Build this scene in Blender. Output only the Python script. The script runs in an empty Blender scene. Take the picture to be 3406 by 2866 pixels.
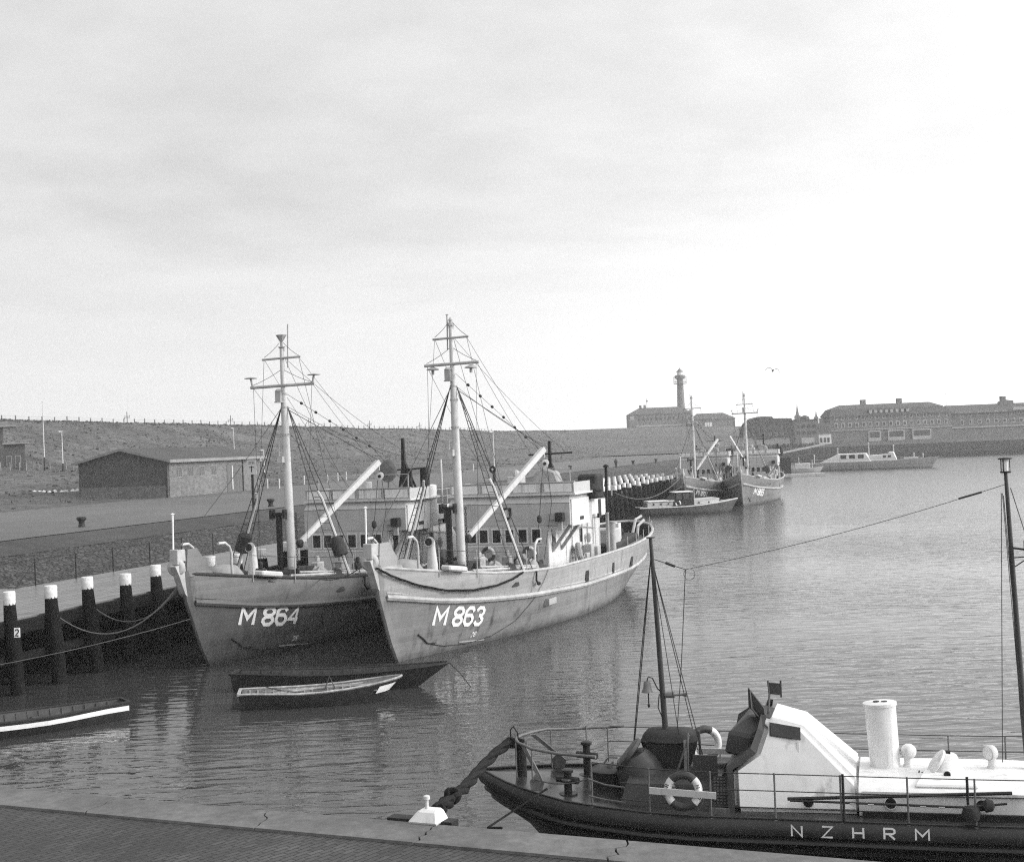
import bpy, bmesh, math, random
from math import *
from mathutils import Vector as V, Matrix, noise
R = random.Random(7)
C = bpy.context.scene.collection
SC = bpy.context.scene

# ------------------------------------------------------------------ camera
F, ROLL, EYE, PITCH = 4650.0, 0.04, 9.0, atan(47 / 4650)
cd = bpy.data.cameras.new("camera"); cam = bpy.data.objects.new("camera", cd); C.objects.link(cam)
SC.camera = cam
cd.sensor_width = 36; cd.lens = 36 * F / 3406; cd.clip_start = 0.1; cd.clip_end = 6000
fw = V((0, cos(PITCH), sin(PITCH))); up0 = V((0, -sin(PITCH), cos(PITCH))); rt0 = V((1, 0, 0))
rt = rt0 * cos(ROLL) - up0 * sin(ROLL); up = rt0 * sin(ROLL) + up0 * cos(ROLL)
m = Matrix((rt, up, -fw)).transposed().to_4x4(); m.translation = (0, 0, EYE)
cam.matrix_world = m

# ------------------------------------------------------------------ sky, sun, exposure
SUN_AZ, SUN_EL = V((0.98, -0.18)), radians(24)
w = bpy.data.worlds.new("World"); SC.world = w; w.use_nodes = True
nt = w.node_tree; N = nt.nodes; L = nt.links
for n_ in list(N): N.remove(n_)
def wn(t, **k):
    n = N.new(t)
    for a, b in k.items(): setattr(n, a, b)
    return n
def wm(op, a, b=None, c=None, clamp=False):
    n = N.new('ShaderNodeMath'); n.operation = op; n.use_clamp = clamp
    for i, x in enumerate((a, b, c)):
        if x is None: continue
        if isinstance(x, (int, float)): n.inputs[i].default_value = x
        else: L.new(x, n.inputs[i])
    return n.outputs[0]
out = wn('ShaderNodeOutputWorld'); bg = wn('ShaderNodeBackground'); L.new(bg.outputs[0], out.inputs[0])
sky = wn('ShaderNodeTexSky', sky_type='NISHITA'); sky.sun_disc = False
sky.sun_elevation = SUN_EL; sky.sun_rotation = atan2(SUN_AZ.x, SUN_AZ.y); sky.dust_density = 4; sky.air_density = 1.5
bw = wn('ShaderNodeRGBToBW'); L.new(sky.outputs[0], bw.inputs[0])
tc = wn('ShaderNodeTexCoord'); sp = wn('ShaderNodeSeparateXYZ'); L.new(tc.outputs['Generated'], sp.inputs[0])
zz = wm('MAXIMUM', sp.outputs[2], 0.0)
den = wm('ADD', zz, 0.10)
cx = wm('DIVIDE', sp.outputs[0], den); cy = wm('DIVIDE', sp.outputs[1], den)
cv = wn('ShaderNodeCombineXYZ'); L.new(cx, cv.inputs[0]); L.new(wm('MULTIPLY', cy, 1.0), cv.inputs[1])
no1 = wn('ShaderNodeTexNoise'); no1.inputs['Scale'].default_value = 0.55; no1.inputs['Detail'].default_value = 7
no1.inputs['Roughness'].default_value = 0.55; no1.inputs['Distortion'].default_value = 0.6
L.new(cv.outputs[0], no1.inputs['Vector'])
cl = wn('ShaderNodeMapRange'); cl.inputs[1].default_value = 0.38; cl.inputs[2].default_value = 0.66
cl.inputs[3].default_value = 1.0; cl.inputs[4].default_value = 0.84; cl.interpolation_type = 'SMOOTHSTEP'
L.new(no1.outputs[0], cl.inputs[0])
# overcast deck: brighter to the right where the sun stands behind the cloud
sdir = wn('ShaderNodeCombineXYZ')
for i_, v_ in enumerate((SUN_AZ.x*cos(SUN_EL), SUN_AZ.y*cos(SUN_EL), sin(SUN_EL))): sdir.inputs[i_].default_value = v_
dot = wn('ShaderNodeVectorMath', operation='DOT_PRODUCT'); L.new(tc.outputs['Generated'], dot.inputs[0]); L.new(sdir.outputs[0], dot.inputs[1])
# 1-cos of the angle to the veiled sun; a broad aureole in the cloud around it
aur = wm('POWER', 2.718, wm('MULTIPLY', wm('SUBTRACT', 1.0, dot.outputs['Value']), -2.4))
side_out = wm('ADD', 0.63, wm('MULTIPLY', aur, 2.5))
no2 = wn('ShaderNodeTexNoise'); no2.inputs['Scale'].default_value = 2.6; no2.inputs['Detail'].default_value = 6; no2.inputs['Roughness'].default_value = .6
L.new(cv.outputs[0], no2.inputs['Vector'])
mot = wn('ShaderNodeMapRange'); L.new(no2.outputs[0], mot.inputs[0])
for i_, v_ in enumerate((.35, .65, .95, 1.05)): mot.inputs[i_+1].default_value = v_
hor = wn('ShaderNodeMapRange'); hor.inputs[1].default_value = 0.0; hor.inputs[2].default_value = 0.20
hor.inputs[3].default_value = 1.0; hor.inputs[4].default_value = 0.0; hor.interpolation_type = 'SMOOTHSTEP'
L.new(zz, hor.inputs[0])
hx = wn('ShaderNodeMapRange'); hx.interpolation_type = 'SMOOTHSTEP'; L.new(sp.outputs[0], hx.inputs[0])   # brightest low on the right
for i_, v_ in enumerate((-.12, .34, 1.26, 1.72)): hx.inputs[i_+1].default_value = v_
hb_ = hx.outputs[0]
ov = wm('MULTIPLY', wm('MULTIPLY', cl.outputs[0], mot.outputs[0]), side_out)
ov = wm('ADD', ov, wm('MULTIPLY', hor.outputs[0], wm('SUBTRACT', wm('MULTIPLY', side_out, hb_), ov)))
tot = wm('ADD', wm('MULTIPLY', ov, 10.0 * 0.92), wm('MULTIPLY', bw.outputs[0], 0.08))
L.new(tot, bg.inputs[0]); bg.inputs[1].default_value = 0.1
sd = bpy.data.lights.new("sun", 'SUN'); sd.energy = 2.3; sd.angle = radians(12); sd.color = (1, .985, .97)
so = bpy.data.objects.new("sun", sd); C.objects.link(so)
sv = V((SUN_AZ.x * cos(SUN_EL), SUN_AZ.y * cos(SUN_EL), sin(SUN_EL)))
so.rotation_euler = sv.to_track_quat('Z', 'Y').to_euler(); so.location = (60, -20, 60)
SC.view_settings.view_transform = 'Standard'; SC.view_settings.look = 'None'
SC.view_settings.exposure = 0.19; SC.view_settings.gamma = 1
SC.cycles.use_denoising = False; SC.cycles.filter_width = 1.2
SC.cycles.max_bounces = 6; SC.cycles.volume_bounces = 0; SC.cycles.transparent_max_bounces = 6

# ------------------------------------------------------------------ helpers
def at(px, py, z=None, Y=None):
    u = px - 1703; v = 1433 - py
    d = rt * (u / F) + up * (v / F) + fw
    k = (z - EYE) / d.z if z is not None else Y / d.y
    return V((0, 0, EYE)) + d * k
QA = radians(16.9); QO = V((-20.07, 54.8, 0)); QD = V((sin(QA), cos(QA), 0)); QN = V((cos(QA), -sin(QA), 0))
def Q(a, c, z=0): return QO + QD * a + QN * c + V((0, 0, z))
def qac(p): d = V((p.x, p.y, 0)) - QO; return d.dot(QD), d.dot(QN)

class MB:
    def __init__(s, my=1): s.v = []; s.f = []; s.my = my
    def add(s, vs, fs):
        n = len(s.v)
        s.v += [(x, y * s.my, z) for x, y, z in vs]; s.f += [tuple(i + n for i in f) for f in fs]
        return s
    def box(s, x0, x1, y0, y1, z0, z1):
        return s.add([(x0,y0,z0),(x1,y0,z0),(x1,y1,z0),(x0,y1,z0),(x0,y0,z1),(x1,y0,z1),(x1,y1,z1),(x0,y1,z1)],
                     [(0,3,2,1),(4,5,6,7),(0,1,5,4),(1,2,6,5),(2,3,7,6),(3,0,4,7)])
    def bar(s, p, q, w=.1, h=.1, w2=None, h2=None):
        p = V(p); q = V(q); d = (q - p).normalized()
        a = d.cross(V((0,0,1)))
        if a.length < 1e-3: a = V((1,0,0))
        a.normalize(); b = a.cross(d); vs = []
        for o, ww, hh in ((p, w, h), (q, w2 or w, h2 or h)):
            for i, j in ((-1,-1),(1,-1),(1,1),(-1,1)): vs.append(tuple(o + a*i*ww/2 + b*j*hh/2))
        return s.add(vs, [(0,3,2,1),(4,5,6,7),(0,1,5,4),(1,2,6,5),(2,3,7,6),(3,0,4,7)])
    def tube(s, pts, r, n=6):
        pts = [V(p) for p in pts]; k = len(pts)
        rs = [r]*k if isinstance(r, (int, float)) else r
        vs = []; fs = []; a = None
        for i, p in enumerate(pts):
            d = (pts[min(i+1,k-1)] - pts[max(i-1,0)]).normalized()
            if a is None:
                a = d.cross(V((0,0,1)))
                if a.length < 1e-3: a = V((1,0,0))
            a = a - d * a.dot(d); a.normalize(); b = d.cross(a)
            for j in range(n):
                t = 2*pi*j/n; vs.append(tuple(p + (a*cos(t) + b*sin(t)) * rs[i]))
        for i in range(k-1):
            for j in range(n):
                fs.append((i*n+j, i*n+(j+1)%n, (i+1)*n+(j+1)%n, (i+1)*n+j))
        fs.append(tuple(range(n))[::-1]); fs.append(tuple(range((k-1)*n, k*n)))
        return s.add(vs, fs)
    def ring(s, c, ax, R0, r, n=20, k=8, a0=0, a1=2*pi, sq=1.0):
        c = V(c); ax = V(ax).normalized(); u = ax.orthogonal().normalized(); v = ax.cross(u)
        full = abs(a1-a0-2*pi) < 1e-6; vs = []; fs = []; m = n if full else n+1
        for i in range(m):
            t = a0 + (a1-a0)*i/n; e = u*cos(t) + v*sin(t)
            for j in range(k):
                q = 2*pi*j/k; vs.append(tuple(c + e*(R0 + r*cos(q)) + ax*r*sq*sin(q)))
        for i in range(n):
            for j in range(k):
                i2 = (i+1) % m; fs.append((i*k+j, i2*k+j, i2*k+(j+1)%k, i*k+(j+1)%k))
        if not full: fs.append(tuple(range(k))); fs.append(tuple(range(n*k, n*k+k)))
        return s.add(vs, fs)
    def lathe(s, prof, c=(0,0,0), ax=(0,0,1), n=14, ex=1.0):
        c = V(c); ax = V(ax).normalized(); u = ax.orthogonal().normalized()
        if abs(ax.z) > .9: u = V((1,0,0)) - ax*ax.x; u.normalize()
        v = ax.cross(u); vs = []; fs = []
        for r, h in prof:
            for j in range(n):
                t = 2*pi*j/n; vs.append(tuple(c + ax*h + (u*cos(t)*ex + v*sin(t))*r))
        for i in range(len(prof)-1):
            for j in range(n): fs.append((i*n+j, i*n+(j+1)%n, (i+1)*n+(j+1)%n, (i+1)*n+j))
        fs.append(tuple(range(n))[::-1]); fs.append(tuple(range((len(prof)-1)*n, len(prof)*n)))
        return s.add(vs, fs)
    def prism(s, poly, off):
        off = V(off); n = len(poly)
        vs = [tuple(p) for p in poly] + [tuple(V(p)+off) for p in poly]
        fs = [tuple(range(n))[::-1], tuple(range(n, 2*n))] + [(i, (i+1)%n, n+(i+1)%n, n+i) for i in range(n)]
        return s.add(vs, fs)
    def grid(s, rows):
        k = len(rows[0]); vs = [tuple(p) for r in rows for p in r]
        fs = [(i*k+j, i*k+j+1, (i+1)*k+j+1, (i+1)*k+j) for i in range(len(rows)-1) for j in range(k-1)]
        return s.add(vs, fs)
    def build(s, name, mat, parent=None, loc=None, smooth=0, bevel=0, solid=0, rz=0, seg=1):
        me = bpy.data.meshes.new(name); me.from_pydata(s.v, [], s.f)
        bm = bmesh.new(); bm.from_mesh(me)
        bmesh.ops.remove_doubles(bm, verts=bm.verts, dist=1e-5)
        bmesh.ops.recalc_face_normals(bm, faces=bm.faces)
        if bevel: bmesh.ops.bevel(bm, geom=[e for e in bm.edges if len(e.link_faces)==2 and e.calc_face_angle(0) > .5], offset=bevel, segments=seg, affect='EDGES')
        bm.to_mesh(me); bm.free()
        if smooth:
            for p in me.polygons: p.use_smooth = True
            me.set_sharp_from_angle(angle=radians(smooth))
        me.materials.append(mat)
        o = bpy.data.objects.new(name, me); C.objects.link(o)
        if parent: o.parent = parent
        if loc is not None: o.location = loc
        if rz: o.rotation_euler.z = rz
        if solid:
            md = o.modifiers.new('solid', 'SOLIDIFY'); md.thickness = solid; md.offset = 0
        return o
def tag(o, label=None, cat=None, group=None, kind=None):
    for k, v in (('label', label), ('category', cat), ('group', group), ('kind', kind)):
        if v: o[k] = v
    return o
def thing(name, label, cat, loc=(0,0,0), rz=0, group=None):
    o = bpy.data.objects.new(name, None); C.objects.link(o); o.empty_display_size = .2
    o.location = loc; o.rotation_euler.z = rz
    return tag(o, label, cat, group)
def struct(name, mb, mat, **k): return tag(mb.build(name, mat, **k), kind='structure')
def copy_tree(o, parent=None):
    c = o.copy(); C.objects.link(c)
    if parent: c.parent = parent
    for ch in list(o.children): copy_tree(ch, c)
    return c
def catenary(p, q, sag, n=14):
    p = V(p); q = V(q)
    return [p.lerp(q, i/n) - V((0,0,sag*4*(i/n)*(1-i/n))) for i in range(n+1)]

# ------------------------------------------------------------------ materials (black and white photograph: neutral greys)
MATS = {}
def mat(name, v, rough=.7, var=.25, scale=2.0, bump=.15, streak=0.0, sscale=2.0, brick=None, bval=.6, metal=0, spec=.4, planks=None, dots=0, detail=6, bdist=.02, wear=0, scum=0):
    if name in MATS: return MATS[name]
    m = bpy.data.materials.new(name); m.use_nodes = True; MATS[name] = m
    t = m.node_tree; n = t.nodes; l = t.links; b = n['Principled BSDF']
    def nd(ty, **k):
        x = n.new(ty)
        for a, c in k.items(): setattr(x, a, c)
        return x
    def ma(op, a, c=None, clamp=False):
        x = n.new('ShaderNodeMath'); x.operation = op; x.use_clamp = clamp
        for i, y in enumerate((a, c)):
            if y is None: continue
            if isinstance(y, (int, float)): x.inputs[i].default_value = y
            else: l.new(y, x.inputs[i])
        return x.outputs[0]
    def mr(src, a, c, d, e):
        x = nd('ShaderNodeMapRange'); l.new(src, x.inputs[0])
        for i, y in enumerate((a, c, d, e)): x.inputs[i+1].default_value = y
        return x.outputs[0]
    co = nd('ShaderNodeTexCoord').outputs['Object']
    def noi(sc, det=6, vec=None, rgh=.6):
        x = nd('ShaderNodeTexNoise'); x.inputs['Scale'].default_value = sc; x.inputs['Detail'].default_value = det
        x.inputs['Roughness'].default_value = rgh
        l.new(vec or co, x.inputs['Vector']); return x.outputs[0]
    def mapping(s, rot=(0,0,0)):
        x = nd('ShaderNodeMapping'); x.inputs['Scale'].default_value = s; x.inputs['Rotation'].default_value = rot; l.new(co, x.inputs[0]); return x.outputs[0]
    n1 = noi(scale, detail); big = noi(scale*.13, 3)
    val = ma('MULTIPLY', mr(n1, .25, .75, v*(1-var), v*(1+var)), mr(big, .3, .7, 1-var*.6, 1+var*.6))
    hgt = n1
    if brick:   # (kind, width, height): kind 'xy' lies flat, 'w' stands on a wall
        kind, bw_, bh = brick[:3]
        if kind == 'w':
            s3 = nd('ShaderNodeSeparateXYZ'); l.new(co, s3.inputs[0]); c3 = nd('ShaderNodeCombineXYZ')
            l.new(ma('ADD', s3.outputs[0], s3.outputs[1]), c3.inputs[0]); l.new(s3.outputs[2], c3.inputs[1]); vec = c3.outputs[0]
        else:
            vec = mapping((1,1,1), (0,0,brick[3] if len(brick) > 3 else 0))
            if bw_ < 1:     # hand-laid clinkers: courses wander, patches have sunk
                wn_ = nd('ShaderNodeTexNoise'); wn_.inputs['Scale'].default_value = 1.3; wn_.inputs['Detail'].default_value = 4; l.new(co, wn_.inputs['Vector'])
                sc_ = nd('ShaderNodeVectorMath', operation='SCALE'); sc_.inputs['Scale'].default_value = .16; l.new(wn_.outputs['Color'], sc_.inputs[0])
                ad_ = nd('ShaderNodeVectorMath', operation='ADD'); l.new(vec, ad_.inputs[0]); l.new(sc_.outputs[0], ad_.inputs[1]); vec = ad_.outputs[0]
        bt = nd('ShaderNodeTexBrick'); l.new(vec, bt.inputs['Vector'])
        bt.inputs['Scale'].default_value = 1; bt.inputs['Brick Width'].default_value = bw_; bt.inputs['Row Height'].default_value = bh
        bt.inputs['Mortar Size'].default_value = min(bw_, bh)*.09; bt.inputs['Mortar Smooth'].default_value = .3; bt.inputs['Bias'].default_value = -.1
        bt.inputs['Color1'].default_value = (1.25,)*3 + (1,); bt.inputs['Color2'].default_value = (.75,)*3 + (1,)
        bt.inputs['Mortar'].default_value = (bval,)*3 + (1,)
        g = nd('ShaderNodeRGBToBW'); l.new(bt.outputs[0], g.inputs[0]); val = ma('MULTIPLY', val, g.outputs[0])
        hgt = ma('ADD', ma('MULTIPLY', n1, .35), ma('MULTIPLY', bt.outputs['Fac'], -1.0))
    if planks:  # seam every planks[0] metres along z (strakes of a hull)
        s3 = nd('ShaderNodeSeparateXYZ'); l.new(co, s3.inputs[0])
        fr = ma('FRACT', ma('DIVIDE', s3.outputs[planks[1]], planks[0]))
        seam = mr(fr, 0.0, .09, 1-planks[2], 1.0)
        cell = nd('ShaderNodeTexWhiteNoise'); cell.noise_dimensions = '1D'; l.new(ma('FLOOR', ma('DIVIDE', s3.outputs[planks[1]], planks[0])), cell.inputs['W'])
        val = ma('MULTIPLY', ma('MULTIPLY', val, seam), mr(cell.outputs[0], 0, 1, 1-planks[2]*.35, 1+planks[2]*.35))
        hgt = ma('ADD', ma('MULTIPLY', n1, .3), seam)
    if streak:
        sk = noi(sscale, 4, mapping((1.4, 1.4, .10))); mk = noi(sscale*.35, 3)
        st = ma('MULTIPLY', mr(sk, .52, .70, 0, 1), mr(mk, .42, .62, 0, 1))
        val = ma('MULTIPLY', val, ma('SUBTRACT', 1.0, ma('MULTIPLY', st, streak)))
    if scum:
        s4 = nd('ShaderNodeSeparateXYZ'); l.new(co, s4.inputs[0]); sc_ = noi(1.1, 5)
        zz_ = ma('ADD', s4.outputs[2], ma('MULTIPLY', ma('SUBTRACT', sc_, .5), -.5)); val = ma('MULTIPLY', val, mr(zz_, .10, .30, 1-scum, 1.0))
        rr = noi(3.0, 6, mapping((1,1,.22)), .7); val = ma('MULTIPLY', val, mr(rr, .62, .74, 1.0, .62))
    if wear:
        wk = noi(scale*2.3, 8, None, .7); val = ma('ADD', val, ma('MULTIPLY', mr(wk, .60, .68, 0, 1), wear))
    if dots:
        vo = nd('ShaderNodeTexVoronoi'); vo.inputs['Scale'].default_value = dots; l.new(co, vo.inputs['Vector'])
        ve = nd('ShaderNodeTexVoronoi', feature='DISTANCE_TO_EDGE'); ve.inputs['Scale'].default_value = dots; l.new(co, ve.inputs['Vector'])
        g = nd('ShaderNodeRGBToBW'); l.new(vo.outputs['Color'], g.inputs[0])
        val = ma('MULTIPLY', ma('MULTIPLY', val, mr(g.outputs[0], .2, .8, .45, 1.6)), mr(ve.outputs[0], .0, .10, .25, 1.0))
        hgt = ma('ADD', ma('MULTIPLY', n1, .3), mr(ve.outputs[0], 0, .25, 0, 1.2))
    cc = nd('ShaderNodeCombineColor')
    for i in range(3): l.new(val, cc.inputs[i])
    l.new(cc.outputs[0], b.inputs['Base Color'])
    l.new(mr(n1, .3, .7, max(.03, rough-.12), min(1, rough+.12)), b.inputs['Roughness'])
    b.inputs['Metallic'].default_value = metal; b.inputs['Specular IOR Level'].default_value = spec
    if bump:
        bp = nd('ShaderNodeBump'); bp.inputs['Strength'].default_value = bump; bp.inputs['Distance'].default_value = bdist
        l.new(hgt, bp.inputs['Height']); l.new(bp.outputs[0], b.inputs['Normal'])
    return m
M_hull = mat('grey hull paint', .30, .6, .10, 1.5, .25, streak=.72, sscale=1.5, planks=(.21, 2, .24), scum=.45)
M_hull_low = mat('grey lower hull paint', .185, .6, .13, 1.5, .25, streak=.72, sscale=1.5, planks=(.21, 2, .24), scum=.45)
M_hull_b = mat('darker grey hull paint', .165, .6, .14, 1.5, .25, streak=.72, sscale=1.4, planks=(.21, 2, .24), scum=.45)  # darker overall than the first grey hull paint
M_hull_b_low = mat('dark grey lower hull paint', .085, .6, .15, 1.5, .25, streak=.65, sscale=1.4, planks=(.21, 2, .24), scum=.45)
M_house = mat('grey superstructure paint', .40, .55, .10, 1.5, .15, streak=.35, sscale=2)
M_house_w = mat('pale superstructure paint', .58, .5, .12, 1.5, .1, streak=.3, sscale=2)
M_mast = mat('pale mast paint', .50, .5, .10, 2.5, .1, streak=.3, sscale=4)
M_dark = mat('dark iron', .022, .6, .3, 6, .2, spec=.2)
M_black = mat('black paint', .010, .5, .3, 6, .15, spec=.2)
M_rope = mat('tarred rope', .014, .95, .4, 14, .5, spec=.1)
M_ropel = mat('pale hemp rope', .085, .9, .3, 20, .4)
M_wire = mat('dark wire', .02, .6, .2, 8, 0)
M_canvas = mat('grey canvas', .26, .9, .25, 3, .5)
M_canvas_d = mat('dark tarpaulin', .04, .85, .35, 3, .6, spec=.15)
M_white = mat('white paint', .66, .45, .10, 2.5, .12, streak=.45, sscale=3.5)
M_letter = mat('white lettering paint', .78, .6, .12, 6, .05)
M_glass = mat('dark window glass', .015, .12, .1, 2, 0, spec=.6)
M_deck = mat('worn deck planks', .20, .75, .3, 2, .3, planks=(.14, 1, .4))
M_strake = mat('worn rubbing strake', .34, .7, .3, 2.5, .3)
M_lbhull = mat('dark lifeboat hull paint', .018, .42, .3, 2, .12, spec=.3, streak=.3)
M_lbdeck = mat('wet dark lifeboat deck', .03, .24, .5, 1.6, .12, spec=.5)
M_lbgrey = mat('dark grey lifeboat paint', .045, .5, .25, 2.5, .1, spec=.3)
M_pole = mat('galvanised rail', .12, .5, .35, 9, .1)
M_timber = mat('black tarred timber', .009, .9, .5, 4, .4, spec=.1)
M_cap = mat('chipped white pile paint', .62, .75, .25, 5, .4, streak=.8, sscale=7)
M_plank = mat('wet jetty planks', .12, .36, .22, 1.2, .3, brick=('xy', 6.0, .45, 0.0), bval=.10, bdist=.05)
M_boat = mat('tarred boat planks', .016, .7, .3, 3, .3, planks=(.12, 2, .3))
M_boatin = mat('worn boat interior', .05, .8, .45, 5, .3)
M_boatw = mat('worn pale gunwale', .30, .8, .5, 6, .3)
# ------------------------------------------------------------------ setting: water, land, quays
FARB, R0_, R1_, BD_ = .4, .05, .30, .058
def water_mat():
    m = bpy.data.materials.new('harbour water'); m.use_nodes = True; t = m.node_tree; n = t.nodes; l = t.links; b = n['Principled BSDF']
    b.inputs['Base Color'].default_value = (.04,)*3 + (1,); b.inputs['Roughness'].default_value = .06; b.inputs['IOR'].default_value = 1.33
    co = n.new('ShaderNodeTexCoord').outputs['Object']
    def noi(s, sc, det, rot, dist=0):
        mp = n.new('ShaderNodeMapping'); mp.inputs['Scale'].default_value = s; mp.inputs['Rotation'].default_value = (0,0,rot); l.new(co, mp.inputs[0])
        x = n.new('ShaderNodeTexNoise'); x.inputs['Scale'].default_value = sc; x.inputs['Detail'].default_value = det; x.inputs['Distortion'].default_value = dist
        x.inputs['Roughness'].default_value = .38
        l.new(mp.outputs[0], x.inputs['Vector']); return x.outputs[0]
    def ma(op, a, c):
        x = n.new('ShaderNodeMath'); x.operation = op
        for i, y in enumerate((a, c)):
            if isinstance(y, (int, float)): x.inputs[i].default_value = y
            else: l.new(y, x.inputs[i])
        return x.outputs[0]
    a = noi((.42, 1.35, 1), 1.55, 3, radians(-14), .6)
    c = noi((.55, 1.0, 1), .42, 2, radians(12), .3)
    d = noi((.8, 1.2, 1), 4.2, 2, radians(-20), .3)
    h = ma('ADD', ma('MULTIPLY', a, 1.0), ma('ADD', ma('MULTIPLY', c, .7), ma('MULTIPLY', d, .15)))
    patch = noi((.6, 1, 1), .035, 3, .3)
    mr = n.new('ShaderNodeMapRange'); l.new(patch, mr.inputs[0])
    for i, v in enumerate((.38, .62, .5, 1.25)): mr.inputs[i+1].default_value = v
    bp = n.new('ShaderNodeBump'); bp.inputs['Distance'].default_value = BD_
    sx = n.new('ShaderNodeSeparateXYZ'); l.new(co, sx.inputs[0])     # the sheltered head of the basin lies calmer
    far = n.new('ShaderNodeMapRange'); far.interpolation_type = 'SMOOTHSTEP'; l.new(sx.outputs[1], far.inputs[0])
    for i, v in enumerate((60, 330, 1.0, FARB)): far.inputs[i+1].default_value = v
    fr_ = n.new('ShaderNodeMapRange'); l.new(sx.outputs[1], fr_.inputs[0])
    for i, v in enumerate((40, 300, R0_, R1_)): fr_.inputs[i+1].default_value = v
    l.new(fr_.outputs[0], b.inputs['Roughness'])
    l.new(ma('MULTIPLY', mr.outputs[0], far.outputs[0]), bp.inputs['Strength'])
    l.new(h, bp.inputs['Height']); l.new(bp.outputs[0], b.inputs['Normal'])
    return m
W_ = MB(); W_.add([(-900,-300,0),(1200,-300,0),(1200,1500,0),(-900,1500,0)], [(0,1,2,3)])
water = struct('water', W_, water_mat())

def lerp(a, b, t): return a + (b-a)*t
def sm(t): t = max(0, min(1, t)); return t*t*(3-2*t)
def land(a, c):
    k = -c
    z = 4.0
    if k > 61: z = 4 + 3.4*sm((k-61)/50)
    cr = 18.5 - 3.0*sm((a-150)/420) + .35*noise.noise(V((a*.03, c*.03, 5)))
    if k > 116: z = lerp(7.4, cr, min(1, (k-116)/34)**.95)
    if k > 162: z = lerp(cr, 11, min(1, (k-162)/60))
    if k > 66:
        z += .28*noise.noise(V((a*.16, c*.16, 1))) + .13*noise.noise(V((a*.7, c*.7, 3)))
    return z
ac = [-80 + 4*i for i in range(55)] + [140 + 7*i for i in range(60)] + [560 + 16*i for i in range(24)]
kc = [58.5, 61] + [63+2.6*i for i in range(21)] + [118+1.7*i for i in range(20)] + [151.5, 153, 155, 158, 162, 175, 200, 240]
G = MB(); G.grid([[tuple(Q(a, -k, land(a, -k) - (.12 if k < 59 else 0))) for k in kc] for a in ac])
M_grass = mat('short dune grass', .066, .95, .85, .8, .9, detail=13, bdist=.35)
M_verge = mat('dark grass verge', .036, .95, .45, 1.2, .8, detail=9, bdist=.1)
M_road = mat('worn quay road', .088, .7, .3, .35, .3, detail=11)
M_stone = mat('dark basalt facing', .045, .8, .35, 2, 1.0, dots=2.6, bdist=.16)
struct('dike', G, M_grass, smooth=60)
for nm_, mt_, cnt in (('dune_grass', mat('dry marram grass', .077, .95, .3, .5, 0), 17000), ('dune_grass', mat('dark marram grass', .057, .95, .3, .5, 0), 17000)):
    T_ = MB()
    for i in range(cnt):
        a = 60 + 720*R.random()**1.6; k = R.choice((R.uniform(64, 118), R.uniform(112, 152), R.uniform(112, 152), R.uniform(148, 156)))
        if 108 < a < 144 and k < 76: continue
        if noise.noise(V((a*.08, k*.08, 4 if cnt else 0))) + .8*noise.noise(V((a*.35, k*.35, 2))) < (.0 if 'dry' in mt_.name else -.05) and k < 147: continue
        z = land(a, -k); h = R.uniform(.12, .34); w2 = R.uniform(.12, .42); th_ = R.uniform(0, pi); dx = cos(th_)*w2; dy = sin(th_)*w2
        P0 = Q(a, -k, z-.05); lx = R.uniform(-.2,.2); ly = R.uniform(-.2,.2)
        T_.add([(P0.x-dx,P0.y-dy,P0.z),(P0.x+dx,P0.y+dy,P0.z),(P0.x+dx*.7+lx,P0.y+dy*.7+ly,P0.z+h),(P0.x+lx,P0.y+ly,P0.z+h*R.uniform(.5,1.2)),(P0.x-dx*.6+lx,P0.y-dy*.6+ly,P0.z+h*R.uniform(.6,1.1))], [(0,1,2,3,4)])
    tag(T_.build(nm_, mt_), kind='stuff')
rd = MB(); rd.grid([[tuple(Q(a, c + (.6*noise.noise(V((a*.09, 0, 7))) if c > -30 else 0), 4.0 + (.0 if c > -30 else .02))) for c in (-24.6, -40, -60.5)] for a in [-80+4*i for i in range(130)] + [460+30*i for i in range(10)]])
struct('quay_road', rd, M_road)
vg = MB(); vg.grid([[tuple(Q(a, c, z)) for c, z in ((-26, 3.96), (-24, 3.94), (-22.5, 3.66), (-20.8, 3.32))] for a in [-80+5*i for i in range(170)]])
struct('grass_verge', vg, M_verge)
st = MB()
st.grid([[tuple(Q(a, c + .1*noise.noise(V((a, c, 2))), z + .10*noise.noise(V((a*1.3, c*1.3, 9))))) for c, z in [lerp_ for lerp_ in [(-21 + i*.8, 3.34 - i*.19) for i in range(24)]]] for a in [-80 + .9*i for i in range(270)] + [165+6*i for i in range(100)]])
struct('stone_slope', st, M_stone, smooth=80)
# foreground quay with its coping
cA, cB = V((-9.0, 23.98)), V((2.95, 18.61)); cdir = (cB-cA).normalized(); cn = V((cdir.y, -cdir.x))   # cn points back to the camera
def K(u, v, z): p = cA + cdir*u + cn*v; return (p.x, p.y, z)
M_cope = mat('worn concrete coping', .11, .85, .35, 5.0, .7, detail=11, wear=.03, bdist=.03)
M_pave = mat('clinker paving', .04, .7, .55, 1.6, .9, brick=('xy', .27, .105, radians(-52)), bval=.15, bdist=.04)
qw = MB(); qw.prism([K(-60, .02, -3), K(60, .02, -3), K(60, .02, 3.2), K(-60, .02, 3.2)], V((cn.x, cn.y, 0))*.7)
tag(qw.build('quay_wall', M_stone), 'dark stone quay wall carrying the foreground coping', 'wall')
pv = MB(); pv.add([K(-60, .85, 3.46), K(60, .85, 3.46), K(60, 45, 3.46), K(-60, 45, 3.46)], [(0,1,2,3)])
struct('pavement', pv, M_pave)
def cu(px, py, z=3.5): return (V(at(px, py, z=z)[:2]) - cA).dot(cdir)
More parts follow.
